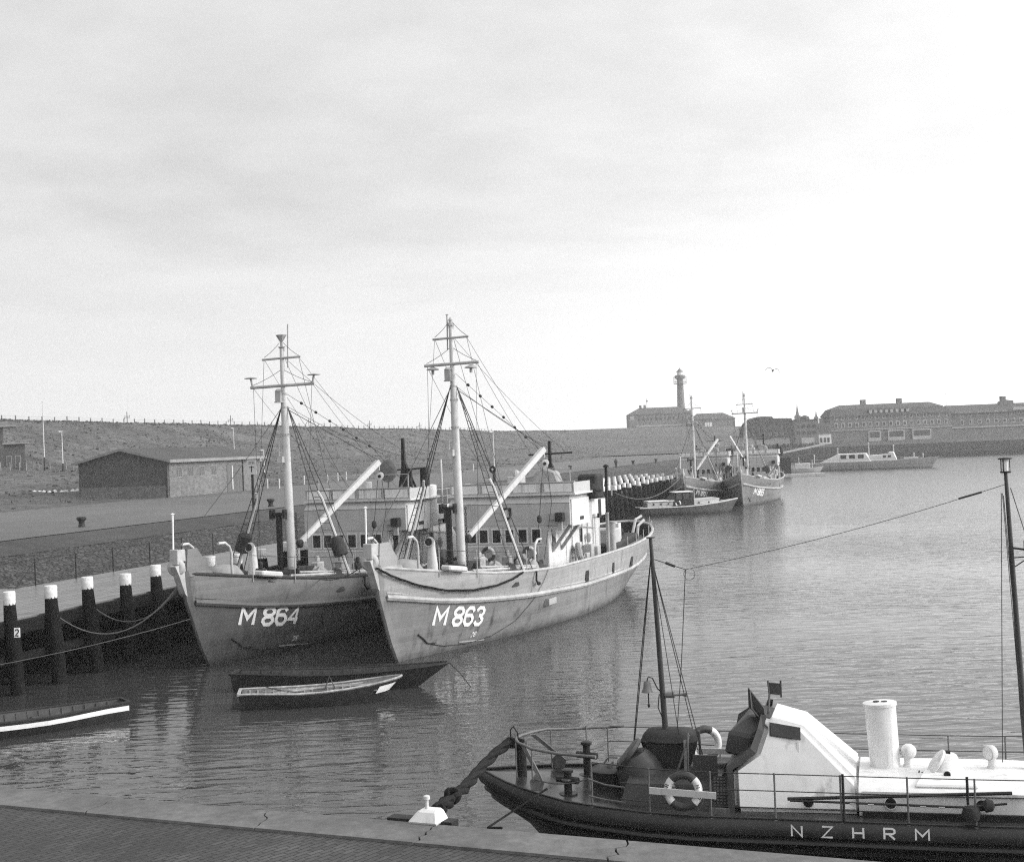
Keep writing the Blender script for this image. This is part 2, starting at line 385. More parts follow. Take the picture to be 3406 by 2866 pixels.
cuts = [(-60, -60)] + [(cu(390,2650)+4.5*k, cu(300,2695)+4.4*k) for k in range(-12, 0)] + [(cu(390,2650), cu(300,2695)), (cu(885,2700), cu(870,2740)), (cu(1455,2741), cu(1380,2797)), (cu(2085,2793), cu(2030,2852))] + [(cu(2085,2793)+3.7*k, cu(2030,2852)+3.8*k) for k in range(1, 14)] + [(60, 60)]
jag = [[(0, u0)] + [(t, lerp(u0, u1, t) + R.uniform(-.07,.07)) for t in (.15,.3,.42,.58,.7,.86)] + [(1, u1)] for u0, u1 in cuts]
cp = MB()
for A_, B_ in zip(jag, jag[1:]):
    z0 = 3.5 + R.uniform(-.008, .008); pts = [(u+.016, t*.92) for t, u in A_] + [(u-.016, t*.92) for t, u in B_[::-1]]
    n_ = len(A_); top = [K(u, v, z0) for u, v in pts]; bot = [K(u, v, 3.12) for u, v in pts]; m_ = len(pts)
    fs_ = [(k, k+1, m_-2-k, m_-1-k) for k in range(n_-1)] + [(k, (k+1) % m_, m_+(k+1) % m_, m_+k) for k in range(m_)]
    cp.add(top + bot, fs_)
struct('coping', cp, M_cope)

# ------------------------------------------------------------------ the timber jetty
jt = thing('jetty', 'long timber jetty on black piles with white painted heads, along the stone slope', 'jetty', Q(0,0,0), pi/2-QA)
dk = MB(-1); dk.box(-14, 168, -9, -.35, 2.66, 2.86); dk.build('deck', M_plank, jt)
fb = MB(-1); fb.box(-14, 168, -.34, -.04, 2.30, 2.80); fb.box(-14, 168, -.34, -.10, 1.2, 1.5); fb.build('edge_beam', M_timber, jt)
bk = MB(-1); bk.box(-14, 168, -4.6, -4.3, -3, 2.6)  # dark sheet added so the space under the deck looks black
for i in range(64): bk.box(-13.6+2.7*i, -13.3+2.7*i, -4.3, -2.4, 2.2, 2.6)
bk.build('underdeck_shade_wall', M_timber, jt)
pl0 = cap0 = None
for i in range(-2, 59):
    a = .2 + 2.69*i; tl = .55*(1 if i < 20 else .8 + .5*R.random())
    if pl0 is None or i in (-2,):
        p_ = MB(-1); p_.tube([(0,.40,-3),(0,.2,1.6),(0,.07,2.45),(0,.03,2.9),(0,.0,3.62)], [.30,.30,.31,.285,.245], 10)
        pl0 = p_.build('pile', M_timber, jt, smooth=40); pl0.location = (a, 0, 0)
        c_ = MB(-1); c_.lathe([(.240,3.51),(.252,3.54),(.252,3.98),(.235,4.04),(.0,4.06)], (0,.0,0), n=12)
        cap0 = c_.build('painted_head', M_cap, pl0, smooth=40)
    else:
        p = pl0.copy(); C.objects.link(p); p.location = (a + R.uniform(-.06,.06), R.uniform(-.04,.04), R.uniform(-.14,.10)); p.rotation_euler = (R.uniform(-.02,.02), R.uniform(-.025,.025), 0); p.scale = (R.uniform(.92,1.08), R.uniform(.92,1.08), 1)
        p.parent = jt
        c2 = cap0.copy(); C.objects.link(c2); c2.parent = p; 
        if i > 22: c2.scale.z = 1.0
# rear piles of the wide jetty head, each white topped
for r_ in range(3):
    for i in range(12):
        p = pl0.copy(); C.objects.link(p); p.parent = jt; p.location = (112 + 3.4*i + r_*1.1, 2.4 + 2.6*r_, .1)
        c2 = cap0.copy(); C.objects.link(c2); c2.parent = p
# side landing with its ramp
gp = MB(-1); gp.box(8.6, 13.4, -13.2, -9.02, 2.62, 2.78); gp.bar((11, -13.2, 2.7), (9.5, -20, 3.4), 1.6, .12); gp.build('side_landing', M_plank, jt)
# railing on the back edge of the jetty
rl = thing('railing', 'thin iron railing along the back of the timber jetty', 'railing', Q(0,-8.9,2.86), pi/2-QA)
xs = [3.2, 7.4, 11.0, 14.2, 17.7, 21.2, 25.0, 28.6, 32.4]
for x in xs:
    q = MB(-1); q.tube([(x,0,0),(x,0,1.35)], .035, 6); q.build('rail_post', M_dark, rl)
q = MB(-1)
for i in range(len(xs)-1): q.tube([(xs[i],0,1.3),(xs[i+1],0,1.3)], .02, 5); 
q.build('top_rail', M_dark, rl)
q = MB(-1); q.tube([(11,0,1.2),(9.4,0,0)], .025, 5); q.tube([(11,0,.75),(10.1,0,0)], .02, 5); q.tube([(14.2,0,1.25),(12.6,0,0)], .025, 5); q.build('brace', M_dark, rl)
# timber stairs at far left on the slope
sr = thing('timber_stairs', 'dark timber landing stage with steps on the stone slope at far left', 'stairs', Q(4, -14.5, 2.2), pi/2-QA)
for i in range(6):
    q = MB(-1); q.box(-3, 4, -.7*i-.5, -.7*i, .22*i, .22*i+.12); q.build('step', M_timber, sr)
for x in (-3, 1, 4):
    q = MB(-1); q.tube([(x,0,-.6),(x,0,1.6)], .06, 6); q.tube([(x,-3.6,.8),(x,-3.6,2.4)], .06, 6); q.build('handrail_post', M_timber, sr)
q = MB(-1)
for x in (-3, 4): q.bar((x,0,1.5),(x,-3.6,2.3),.07,.07)
q.bar((-3,0,1.5),(4,0,1.5),.07,.07); q.bar((-3,0,.9),(4,0,.9),.07,.07); q.build('handrail', M_timber, sr)
b_ = MB(); b_.box(-.11,.11,-.02,.02,-.18,.18)
pt = at(57, 2103, Y=54.0)
sb0 = pt; sb = tag(b_.build('number_board', M_letter, loc=pt), 'small white board numbered 2 fixed beside the nearest black pile', 'sign')

# ------------------------------------------------------------------ quay furniture
def on_land(px, py):
    Y = 40.0
    while Y < 1400:
        p = at(px, py, Y=Y); a, c = qac(p)
        if c < -24 and p.z <= land(a, c): return V((p.x, p.y, land(a, c)))
        Y += .5
    return at(px, py, z=4)
bl = ['nearest iron bollard on the road left of the brick shed', 'iron bollard between sign post and left grey ship mast', 'iron bollard on the road above the right grey ship', 'iron bollard on the far quay left of the standing person', 'iron bollard on the far quay right of the standing person', 'farthest iron bollard before the distant moored ships']
for lb, (px, py) in zip(bl, [(272,1752),(901,1685),(1753,1578),(1897,1562),(2106,1543),(2182,1537)]):
    p = at(px, py, z=4.0)
    t = thing('bollard', lb, 'bollard', p, 0, 'iron bollards along the quay road')
    q = MB(); q.lathe([(.30,0),(.27,.08),(.22,.25),(.24,.45),(.33,.56)]); q.build('bollard_post', M_dark, t, smooth=40)
    q = MB(); q.lathe([(.33,.55),(.38,.60),(.38,.72),(.30,.78),(0,.79)]); q.build('bollard_head', M_dark, t, smooth=40)
def lamp(px, pyb, pyt, label, flag=False):
    p = on_land(px, pyb); d = p.y; h = (pyb-pyt)*d/F
    t = thing('flagpole' if flag else 'lamp_post', label, 'flagpole' if flag else 'lamp post', p, 0, None if flag else 'lamp posts along the quay')
    q = MB(); q.lathe([(.16,0),(.15,h*.19),(.11,h*.2)], n=8); q.build('pole_base', M_dark, t)
    q = MB(); q.lathe([(.10,h*.2),(.085,h*.6),(.06,h)], n=8); q.build('pole', M_mast, t, smooth=40)
    if not flag:
        q = MB(); q.box(-.55,.15,-.09,.09,h,h+.09); q.build('lamp_arm', M_mast, t)
        q = MB(); q.lathe([(.12,-.16),(.34,-.12),(.30,0),(.1,.08)], (-.35,0,h), n=8); q.build('lamp_shade', M_mast, t, smooth=40)
    else:
        q = MB(); q.lathe([(.0,h-.02),(.11,h+.06),(.0,h+.18)], n=8); q.build('pole_knob', M_mast, t, smooth=60)
lamp(149, 1567, 1338, 'tall white flagpole with dark foot before the grass dike, left of the shed', True)
lamp(210, 1568, 1434, 'white lamp post with dark foot between flagpole and brick shed')
lamp(780, 1528, 1424, 'white lamp post rising behind the shed roof')
lamp(1646, 1605, 1438, 'white lamp post on the quay behind the right grey ship')
lamp(880, 1590, 1497, 'thin pale lamp post at the dike foot right of the shed')
# white posts along the back of the road
for i, (px, py) in enumerate([(716,1632),(746,1632),(890,1624),(929,1624),(1012,1611),(1090,1605),(1124,1599),(1152,1596),(1225,1590),(1467,1576),(1575,1566)]):
    p = on_land(px, py); q = MB(); q.lathe([(.11,-.3),(.11,1.35),(.06,1.42)], n=8)
    o = q.build('marker_post', M_mast, loc=p)
    tag(o, 'white wooden post at the back of the quay road beyond the shed', 'post', 'white posts behind the quay road')
# sign
p = at(844, 1698, z=4.0); t = thing('sign_post', 'small white notice board on a dark post at the road edge', 'sign', p, radians(-14))
q = MB(); q.box(-.10,.10,-.08,.08,-.2,3.3); q.build('post', M_dark, t)
q = MB(); q.box(-.46,.46,-.13,-.085,3.3,4.6); q.build('board', M_mast, t)
q = MB()
for x0,x1,z0,z1 in ((-.05,.05,3.5,4.05),(-.25,.25,3.9,3.98),(-.3,-.05,4.25,4.33),(.05,.3,4.25,4.33),(-.28,.28,4.42,4.47)): q.box(x0,x1,-.137,-.13,z0,z1)
q.build('board_mark', M_dark, t)
# brick shed
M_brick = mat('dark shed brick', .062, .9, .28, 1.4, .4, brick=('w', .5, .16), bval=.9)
M_brickw = mat('pale shed brick for sunlit wall and plinth', .13, .9, .25, 1.2, .4, brick=('w', .5, .16), bval=.9, streak=.3)  # paler copy of the brick: sunlight on the long wall, and the plinth
M_roof = mat('dark felt roof', .048, .9, .25, 1.0, .2)
M_trim = mat('weathered timber trim', .20, .7, .25, 3, .2)
sh = thing('brick_shed', 'long low brick shed with shallow pitched roof beside the quay road', 'shed', Q(113,-60,4), pi/2-QA)
def ga(mb, x, xx): mb.prism([(x,0,-.6),(x,13.2,-.6),(x,13.2,4.72),(x,6.6,6.25),(x,0,4.72)], (xx-x,0,0))
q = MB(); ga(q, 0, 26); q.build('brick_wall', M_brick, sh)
q = MB(); q.box(.35, 25.8, -.06, -.01, -.4, 4.5); q.build('sunlit_wall_face', M_brickw, sh)  # sheet over the brick with the sunlight put into its colour
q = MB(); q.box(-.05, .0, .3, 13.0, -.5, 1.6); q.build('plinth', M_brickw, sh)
q = MB()
for y0,z0,y1,z1 in ((-.7,4.66,6.6,6.36),(13.9,4.66,6.6,6.36)): q.prism([(-.55,y0,z0),(-.55,y1,z1),(-.55,y1,z1+.2),(-.55,y0,z0+.2)], (27.1,0,0))
q.build('roof', M_roof, sh)
q = MB(); q.box(-.5,26.5,-.78,-.70,4.5,4.9); q.build('gutter_board', M_trim, sh)
q = MB()
for y0,z0,y1,z1 in ((-.7,4.55,6.6,6.25),(13.9,4.55,6.6,6.25)): q.prism([(-.62,y0,z0),(-.62,y1,z1),(-.62,y1,z1+.34),(-.62,y0,z0+.34)], (.065,0,0))
q.build('gable_board', M_trim, sh)
q = MB(); q.box(-.07,.0,-.02,.28,-.5,4.6); q.build('corner_pier', M_roof, sh)
for x in (2.0, 5.0, 8.0, 11.2, 23.4):
    q = MB(); q.box(x, x+1.5, -.10, -.062, 2.5, 3.9); wf = q.build('window', M_trim, sh)
    q = MB()
    for i in range(3): q.box(x+.08+.47*i, x+.47*(i+1), -.106, -.101, 2.6, 3.8)
    q.build('pane', mat('dusty glass', .06, .3, .3, 3, 0), wf)
q = MB(); q.box(15.6, 19.9, -.10, -.062, -.1, 3.8); dr = q.build('door', mat('grey timber door', .10, .8, .3, 2, .3, planks=(.3, 0, .3)), sh)
q = MB(); q.box(17.0, 17.25, -.14, -.101, .4, 3.7); q.build('door_rail', M_mast, dr)
q = MB(); q.tube([(20.2,-.12,-.1),(20.2,-.12,4.5)], .09, 6); q.build('drain_pipe', M_black, sh)
q = MB(); q.box(24.2,24.5,-.9,-.79,4.1,4.7); q.build('wall_lamp', M_mast, sh)
for px, py, lb in ((445,1641,'heap of pale rubbish on the grass before the shed gable'),(185,1637,'low line of pale sacks on the grass left of the shed')):
    p = on_land(px, py); q = MB()
    for i in range(9):
        dx = (i-4)*(.32 if px > 400 else .75); q.lathe([(.0,-.1),(.34,0),(.3,.16*R.uniform(.6,1.6)),(.0,.3*R.uniform(.7,1.3))], (dx+R.uniform(-.1,.1), R.uniform(-.3,.3), 0), n=7)
    tag(q.build('rubbish_heap', M_white, loc=p, smooth=50), lb, 'rubbish')
# building at the far left edge
p = on_land(50, 1562); hb = thing('brick_house', 'flat roofed brick house cut by the left edge of the picture', 'house', (p.x, p.y, p.z-.6), radians(20))
q = MB(); q.box(-1.7,1.75,0,6,0,5.0); q.build('low_wing', M_brick, hb)
q = MB(); q.box(-9,-1.72,-.6,7,0,8.0); q.build('main_wall', M_brick, hb)
q = MB(); q.box(-2.0,2.5,-.7,6.4,5.0,5.22); q.box(-9.5,.4,-1.3,7.5,8.0,8.3); q.build('flat_roof', M_trim, hb)
for x in (-1.35, .1):
    q = MB(); q.box(x,x+.9,-.05,-.005,.9,3.0); wf = q.build('window', M_trim, hb); q = MB(); q.box(x+.1,x+.8,-.06,-.051,1.0,2.9); q.build('pane', M_glass, wf)
# fences on the dike
fn = thing('crest_fence', 'post fence running along the grassy crest of the dike', 'fence', Q(0,0,0), pi/2-QA)
for i in range(98):
    a = 92 + 4.6*i; z = land(a, -152)
    q = MB(-1); q.box(a-.09,a+.09,-152.09,-151.91,z-.5,z+1.15+R.uniform(-.12,.12)); q.build('fence_post', M_pole, fn)
q = MB(-1)
for h in (.5, .95): q.tube([(92+4.6*i,-152,land(92+4.6*i,-152)+h) for i in range(98)], .012, 4)
q.build('fence_wire', M_wire, fn)
f2 = thing('foot_fence', 'low post fence at the dike foot beside the lamp posts', 'fence', Q(0,0,0), pi/2-QA)
for px in (2, 33, 65, 87, 112, 129, 166, 220, 245, 262):
    a, c = qac(on_land(px, 1566)); z = land(a, c)
    q = MB(-1); q.box(a-.07,a+.07,c-.07,c+.07,z-.4,z+1.4); q.build('fence_post', M_trim, f2)
for i, (px, lb) in enumerate([(423,'first pole with crossarms on the dike crest, above the shed'),(767,'second pole with crossarms on the dike crest, right of the shed'),(1027,'pole with crossarms on the dike crest right of the left ship mast'),(1229,'pole with crossarms on the dike crest between both ship masts'),(1395,'pole with crossarms on the dike crest left of the right mast')]):
    best = min(range(60, 900), key=lambda k: abs(at(px, 1400, Y=k*1.0).x - (QO + QD*0).x - 0) if False else abs(qac(at(px, 1400, Y=k*1.0))[1] + 156))
    p = at(px, 1400, Y=best*1.0); a, c = qac(p); z = land(a, c)
    t = thing('utility_pole', lb, 'pole', (p.x, p.y, z), 0, 'crossarm poles on the dike crest')
    q = MB(); q.tube([(0,0,-.5),(0,0,3.1)], .09, 6); q.build('pole', M_dark, t)
    q = MB()
    for h in (1.7, 2.0): q.bar((-.75,0,h),(.75,0,h-.1),.1,.1)
    q.build('crossarm', M_dark, t)
    q = MB(); q.lathe([(.1,0),(.12,.4),(.0,.5)], (-.7,0,1.2), n=6); q.lathe([(.08,0),(.1,.3),(.0,.4)], (.6,0,1.9), n=6); q.build('insulator', M_pole, t)
# person standing on the quay
p = at(2049, 1556, z=4.0)
def person(loc, label, hgt=1.75, rz=0):
    t = bpy.data.meshes.new('person'); bm = bmesh.new()
    pts = {'pel':(0,0,.95,.17),'che':(0,.01,1.3,.21),'nec':(0,.02,1.50,.08),'hed':(0,0,1.62,.11),'top':(0,0,1.70,.09),
           'hl':(-.1,0,.9,.13),'kl':(-.11,-.02,.5,.10),'al':(-.11,.02,.08,.07),'tl':(-.12,-.14,.04,.05),'hr':(.1,0,.9,.13),'kr':(.11,-.03,.5,.10),'ar':(.12,.02,.08,.07),'tr':(.13,-.14,.04,.05),
           'sl':(-.22,.01,1.42,.09),'el':(-.29,.03,1.12,.07),'wl':(-.26,-.06,.88,.055),'sr':(.22,.01,1.42,.09),'er':(.29,.03,1.12,.07),'wr':(.26,-.06,.88,.055)}
    ed = 'pel-che che-nec nec-hed hed-top pel-hl hl-kl kl-al al-tl pel-hr hr-kr kr-ar ar-tr che-sl sl-el el-wl che-sr sr-er er-wr'.split()
    ix = {k: bm.verts.new(v[:3]) for k, v in pts.items()}
    for e in ed: a, b = e.split('-'); bm.edges.new((ix[a], ix[b]))
    bm.to_mesh(t); bm.free(); o = bpy.data.objects.new('person', t); C.objects.link(o)
    sk = o.modifiers.new('skin', 'SKIN'); o.modifiers.new('sub', 'SUBSURF').levels = 1
    for d, v in zip(t.skin_vertices[0].data, pts.values()): d.radius = (v[3], v[3])
    t.skin_vertices[0].data[0].use_root = True
    t.materials.append(M_dark); o.location = loc; o.rotation_euler.z = rz
    return tag(o, label, 'person')
person(p, 'person in a dark coat standing on the far quay road', 1.7, .4)

# ------------------------------------------------------------------ far side of the harbour
M_fb = mat('far brick', .15, .9, .22, .25, 0); M_ft = mat('far tiles', .07, .9, .2, .3, 0)  # brick and tiles lightened to carry part of the distance haze
M_fw = mat('far window frames', .34, .7, .2, .5, 0); M_fg = mat('far dark openings', .05, .6, .3, .3, 0); M_fp = mat('far pale plaster', .34, .8, .15, .3, 0)
M_fq = mat('far quay wall', .035, .9, .25, .12, .2); M_ftown = mat('far ground', .066, .95, .5, .12, .3)
fq = MB(); fq.prism([(64,432,-2),(64,432,1.6),(64,433,4.5),(64,452,4.7),(64,496,5.3),(64,500,-2)],(366,0,0)); tag(fq.build('harbour_wall', M_fq), 'dark stepped harbour wall below the far row of brick houses', 'wall')
fg = MB(); fg.grid([[(x, y, 4.35 + z) for x, z in zip((20, 60, 95, 150, 240, 700), zs)] for y, zs in ((446,(0,0,0,0,0,0)),(560,(1,1,.8,.8,.5,.5)),(640,(6,6,5,3,2,2)),(760,(11.5,11.5,11,9,6,3)),(900,(11,11,11,9,6,3)),(1200,(9,9,9,9,6,3)))])
struct('far_ground', fg, M_ftown, smooth=60)
def wins(b, rects, y=-.06, fr=.26, mf=M_fw):
    for x0, x1, z0, z1 in rects:
        q = MB(); q.box(x0, x1, y, y+.055, z0, z1); f = q.build('window', mf, b)
        q = MB(); q.box(x0+fr, x1-fr, y-.03, y-.004, z0+fr, z1-fr); q.build('pane', M_fg, f)
def farb(name, label, cat, px0, px1, pyb, Y):
    a = at(px0, pyb, Y=Y); b = at(px1, pyb - .04*(px1-px0), Y=Y)
    return thing(name, label, cat, (a.x, a.y, a.z-.5)), b.x - a.x
def zof(px, py, Y, base): return at(px, py, Y=Y).z - base
# long brick block with a mansard roof
t, wd = farb('brick_house', 'long brick house row with big mansard roof and shop fronts across the water', 'house', 2763, 3167, 1474, 500)
b0 = t.location.z; ze = zof(2764, 1386, 500, b0); zr = zof(2813, 1346, 500, b0)
q = MB(); q.box(0, wd, 0, 14, -2, ze); q.build('wall', M_fb, t)
q = MB(); i1, i2 = 3.2, 5.3
rows = [[(-.5,-.6,ze),(wd+.5,-.6,ze),(wd+.5,14.6,ze),(-.5,14.6,ze)], [(1.3,1.5,lerp(ze,zr,.62)),(wd-2.6,1.5,lerp(ze,zr,.62)),(wd-2.6,12.5,lerp(ze,zr,.62)),(1.3,12.5,lerp(ze,zr,.62))], [(5.3,6.5,zr),(wd-5.8,6.5,zr),(wd-5.8,7.5,zr),(5.3,7.5,zr)]]
vs = sum(rows, []); fs = [(0,3,2,1),(8,9,10,11)] + [(4*k+i, 4*k+(i+1)%4, 4*k+4+(i+1)%4, 4*k+4+i) for k in (0,1) for i in range(4)]
q.add(vs, fs); rf = q.build('roof', M_ft, t)
for px in (2886, 3008):
    x = at(px, 1340, Y=500).x - t.location.x; q = MB(); q.box(x-.9,x+.9,6.2,7.8,zr-.6,zr+1.7); q.build('chimney', M_fb, rf)
q = MB(); q.box(-.2, wd+.2, -.25, -.01, 4.75, 5.0); q.build('shop_cornice', M_fp, t)
for k, (x0, x1) in enumerate(((13.5,18),(20.5,26.5),(29.2,36))):
    q = MB(); q.box(x0,x1,-.5,-.02,.2,4.4); sf = q.build('shop_front', M_fp, t)
    q = MB(); q.box(x0+.5,x1-.5,-.55,-.51,2.0,4.0); q.build('pane', M_fg, sf)
rects = []
for k in range(17):
    x = 1.6 + k*2.45; rects.append((x, x+1.3, 5.9, 7.6)); rects.append((x, x+1.2, 8.6, 9.9))
wins(t, rects, mf=M_fw)
q = MB()
for k in range(8): q.box(14+k*1.9, 15.3+k*1.9, -.2, 1.8, ze+.6, ze+2.0)
dm = q.build('dormer_row', M_ft, t); q = MB()
for k in range(8): q.box(14.15+k*1.9, 15.15+k*1.9, -.26, -.21, ze+.75, ze+1.85)
q.build('pane', M_fw, dm)
# right-hand row with a gable chimney, running out of the picture
t, wd = farb('brick_house', 'brick house row with pale windows at the right edge across the water', 'house', 3169, 3440, 1462, 500)
b0 = t.location.z; ze = zof(3172, 1376, 500, b0); zr = zof(3172, 1347, 500, b0)
q = MB(); q.box(0, wd, .6, 14, -2, ze); q.build('wall', M_fb, t)
q = MB(); q.prism([(-.2,-.1,ze),(-.2,6.5,zr),(-.2,7.5,zr),(-.2,14.6,ze)], (wd+.4,0,0)); rf = q.build('roof', M_ft, t)
x = at(3356, 1340, Y=500).x - t.location.x; q = MB(); q.prism([(x-1.4,5.5,zr-1),(x+3.6,5.5,zr-1),(x+3.6,5.5,zr+.9),(x+.9,5.5,zr+1.3),(x+.9,5.5,zr+2.6),(x-.6,5.5,zr+2.6),(x-.6,5.5,zr+.9),(x-1.4,5.5,zr+.6)], (0,2.5,0)); q.build('gable_chimney', M_fb, rf)
q = MB(); q.tube([(.4,7,zr),(.4,7,zr+4.6)], .07, 5); q.build('roof_mast', M_dark, rf)
wins(t, [(3.2,4.4,5.6,7.5),(6.2,7.4,5.6,7.5),(3.2,4.4,8.6,10.2),(6.2,7.4,8.6,10.2)] + [(9.3+k*3, 10.8+k*3, z, z+1.5) for k in range(7) for z in (5.9, 8.8)], y=.53)
q = MB(); q.box(22, 33.5, -.05, 1.2, ze+.5, ze+1.6); q.build('dormer_row', M_fw, t)
q = MB(); q.box(0, wd, .3, .59, 4.5, 4.9); q.build('shop_cornice', M_fp, t)
# small houses left of it
t, wd = farb('brick_house', 'narrow dark flat roofed brick house left of a white cottage', 'house', 2645, 2724, 1480, 470)
b0 = t.location.z; zt = zof(2646, 1399, 470, b0); q = MB(); q.box(0,wd,0,9,-2,zt); q.build('wall', M_fb, t)
q = MB(); q.box(-.2,wd+.2,-.2,9.2,zt,zt+.35); q.lathe([(1.7,0),(1.5,.9),(.0,1.5)], (wd*.55,4,zt+.35), n=8); q.build('roof', M_ft, t)
q = MB(); q.box(2.2,wd-1.5,-.08,-.01,.6,2.9); q.build('shop_front', M_fp, t)
wins(t, [(.8+1.75*k, 1.9+1.75*k, z, z+1.1) for k in range(4) for z in (4.0, 6.2)], fr=.15, mf=M_ft)
t, wd = farb('white_cottage', 'small white cottage with dark roof between two brick houses', 'cottage', 2721, 2766, 1479, 480)
q = MB(); q.box(0,wd,0,7,-2,4.2); q.build('wall', M_white, t)
q = MB(); q.prism([(-.2,-.3,4.2),(-.2,2.6,7.9),(-.2,4.4,7.9),(-.2,7.3,4.2)], (wd+.4,0,0)); rf = q.build('roof', M_ft, t)
q = MB(); q.box(1.6,2.8,3,4,7.6,9.6); q.build('chimney', M_fb, rf)
wins(t, [(.7,1.6,1.2,2.9),(2.0,2.9,1.2,2.9),(3.2,4.1,1.2,2.9)], fr=.1)
t, wd = farb('plain_block', 'pale plain block with a rounded left roof left of the church spire', 'house', 2478, 2637, 1482, 620)
b0 = t.location.z; zt = zof(2540, 1388, 620, b0); q = MB(); q.prism([(0,0,-2),(wd,0,-2),(wd,0,zt-.8),(13,0,zt-.5),(12.6,0,zt+.2),(8,0,zt+.5),(4.5,0,zt-.2),(2,0,zt-2),(0,0,zt-4.5)], (0,14,0)); q.build('wall', M_fq, t)
wins(t, [(3+2.6*k, 4.2+2.6*k, z, z+1.3) for k in range(6) for z in (4.5, 7.5)], fr=.15, mf=M_fb)
for px, pyt, pyb, Y, sc, lb in ((2653,1338,1400,900,1,'tall pointed church spire behind the narrow brick house'),(2715,1362,1396,1000,.8,'small faint church spire right of the tall one')):
    a = at(px, pyb, Y=Y); h = at(px, pyt, Y=Y).z - a.z
    t = thing('church_spire', lb, 'church spire', (a.x, a.y, a.z-8))
    q = MB(); q.box(-1.7*sc,1.7*sc,-1.7*sc,1.7*sc,-4,8+h*.28); q.build('tower', M_fq, t)
    q = MB(); q.lathe([(1.9*sc,8+h*.22),(1.0*sc,8+h*.38),(.55*sc,8+h*.6),(.0,8+h)], n=8); q.build('spire', M_ft, t)
# lighthouse and keepers' houses on the dune
a = at(2268, 1416, Y=788); H0 = at(2258, 1222, Y=788).z - a.z
t = thing('lighthouse', 'tall tapering lighthouse with gallery and lantern above the dune houses', 'lighthouse', a)
M_lh = mat('lighthouse iron', .13, .7, .2, .4, 0)
q = MB(); q.lathe([(2.7,-2),(2.5,0),(2.15,H0*.33),(1.78,H0*.72),(1.75,H0*.735)], n=10); q.build('tower', M_lh, t)
q = MB(); q.lathe([(1.75,H0*.735),(1.7,H0*.78),(1.9,H0*.80),(2.9,H0*.815),(2.9,H0*.865),(1.8,H0*.87)], n=12); q.build('gallery', M_lh, t)
q = MB(); q.ring((0,0,H0*.752),(0,0,1),3.6,.07,20,4)
for k in range(14): q.tube([(3.6*cos(k*pi/7),3.6*sin(k*pi/7),H0*.72),(3.6*cos(k*pi/7),3.6*sin(k*pi/7),H0*.84)],.06,4)
q.ring((0,0,H0*.84),(0,0,1),3.6,.07,20,4); q.lathe([(1.7,H0*.715),(3.6,H0*.718),(3.6,H0*.724),(1.7,H0*.73)], n=14); q.build('balcony', M_lh, t)
q = MB(); q.lathe([(1.6,H0*.865),(1.6,H0*.925)], n=10); q.build('lantern', mat('lantern glass', .55, .3, .2, .5, 0), t)
q = MB(); q.lathe([(2.0,H0*.922),(1.8,H0*.935),(.4,H0*.975),(.15,H0*.98),(.1,H0*1.0)], n=10); q.build('lantern_roof', M_lh, t)
def hip(name, label, px0, px1, pye, pyr, pyb, Y, inset0, inset1, dp=16):
    t, wd = farb(name, label, 'house', px0, px1, pyb, Y); b0 = t.location.z
    ze = zof(px0+2, pye, Y, b0); zr = zof(lerp(px0,px1,.3), pyr, Y, b0)
    q = MB(); q.box(0,wd,0,dp,-3,ze); q.build('wall', M_fb, t)
    q = MB(); q.add([(-.4,-.5,ze),(wd+.4,-.5,ze),(wd+.4,dp+.5,ze),(-.4,dp+.5,ze),(inset0,dp/2,zr),(wd-inset1,dp/2,zr)], [(0,3,2,1),(0,1,5,4),(2,3,4,5),(1,2,5),(3,0,4)]); rf = q.build('roof', M_ft, t)
    return t, rf, wd, ze, zr
t, rf, wd, ze, zr = hip('keepers_house', 'broad hip roofed house with chimneys at the lighthouse foot', 2093, 2306, 1380, 1355, 1424, 770, 6.5, 6.5)
for x in (7.3, 9.7): 
    q = MB(); q.box(x-.6,x+.6,7,9,zr-.8,zr+1.6); q.build('chimney', M_fb, rf)
q = MB(); q.tube([(11,8,zr),(11,8,zr+5)],.12,5); q.lathe([(.2,0),(.6,.5),(.2,1)],(11.1,8,zr+3.2),n=6); q.build('signal_mast', M_dark, rf)
q = MB(); q.box(.6,3.0,-.08,-.01,ze-2.9,ze-.8); q.build('window', M_fp, t)
wins(t, [(5+2.4*k, 6.2+2.4*k, ze-3.4, ze-1.8) for k in range(11)], fr=.3, mf=M_ft)
q = MB(); q.box(4,wd-4,-.06,-.01,1.0,1.7); q.build('plinth_band', M_fp, t)
t, rf, wd, ze, zr = hip('dune_house', 'smaller hip roofed house with bright white doors right of the lighthouse', 2306, 2446, 1395, 1374, 1428, 760, 3, 5.5, 12)
for k in range(3):
    q = MB(); x = 6.4+1.35*k; q.box(x,x+1.15,-.12,-.01,1.0,4.0); q.build('white_door', M_white, t)
q = MB(); q.box(10.4,11.2,-.1,-.01,5.2,6.4); q.build('window', M_fp, t)
# hedge and quay bits at the harbour head
a = at(2640, 1482, Y=445); q = MB()
for i in range(120):
    x = R.uniform(-13, 8); q.lathe([(.0,0),(.7,.3),(.6,1.0),(.0,1.5)], (x, R.uniform(-1,1), R.uniform(-.3,.4)), n=5)
tag(q.build('hedge', mat('dark hedge', .05, .9, .4, 1, .3), loc=(a.x, a.y, 4.3)), 'low dark hedge on the quay before the pale block', 'hedge')
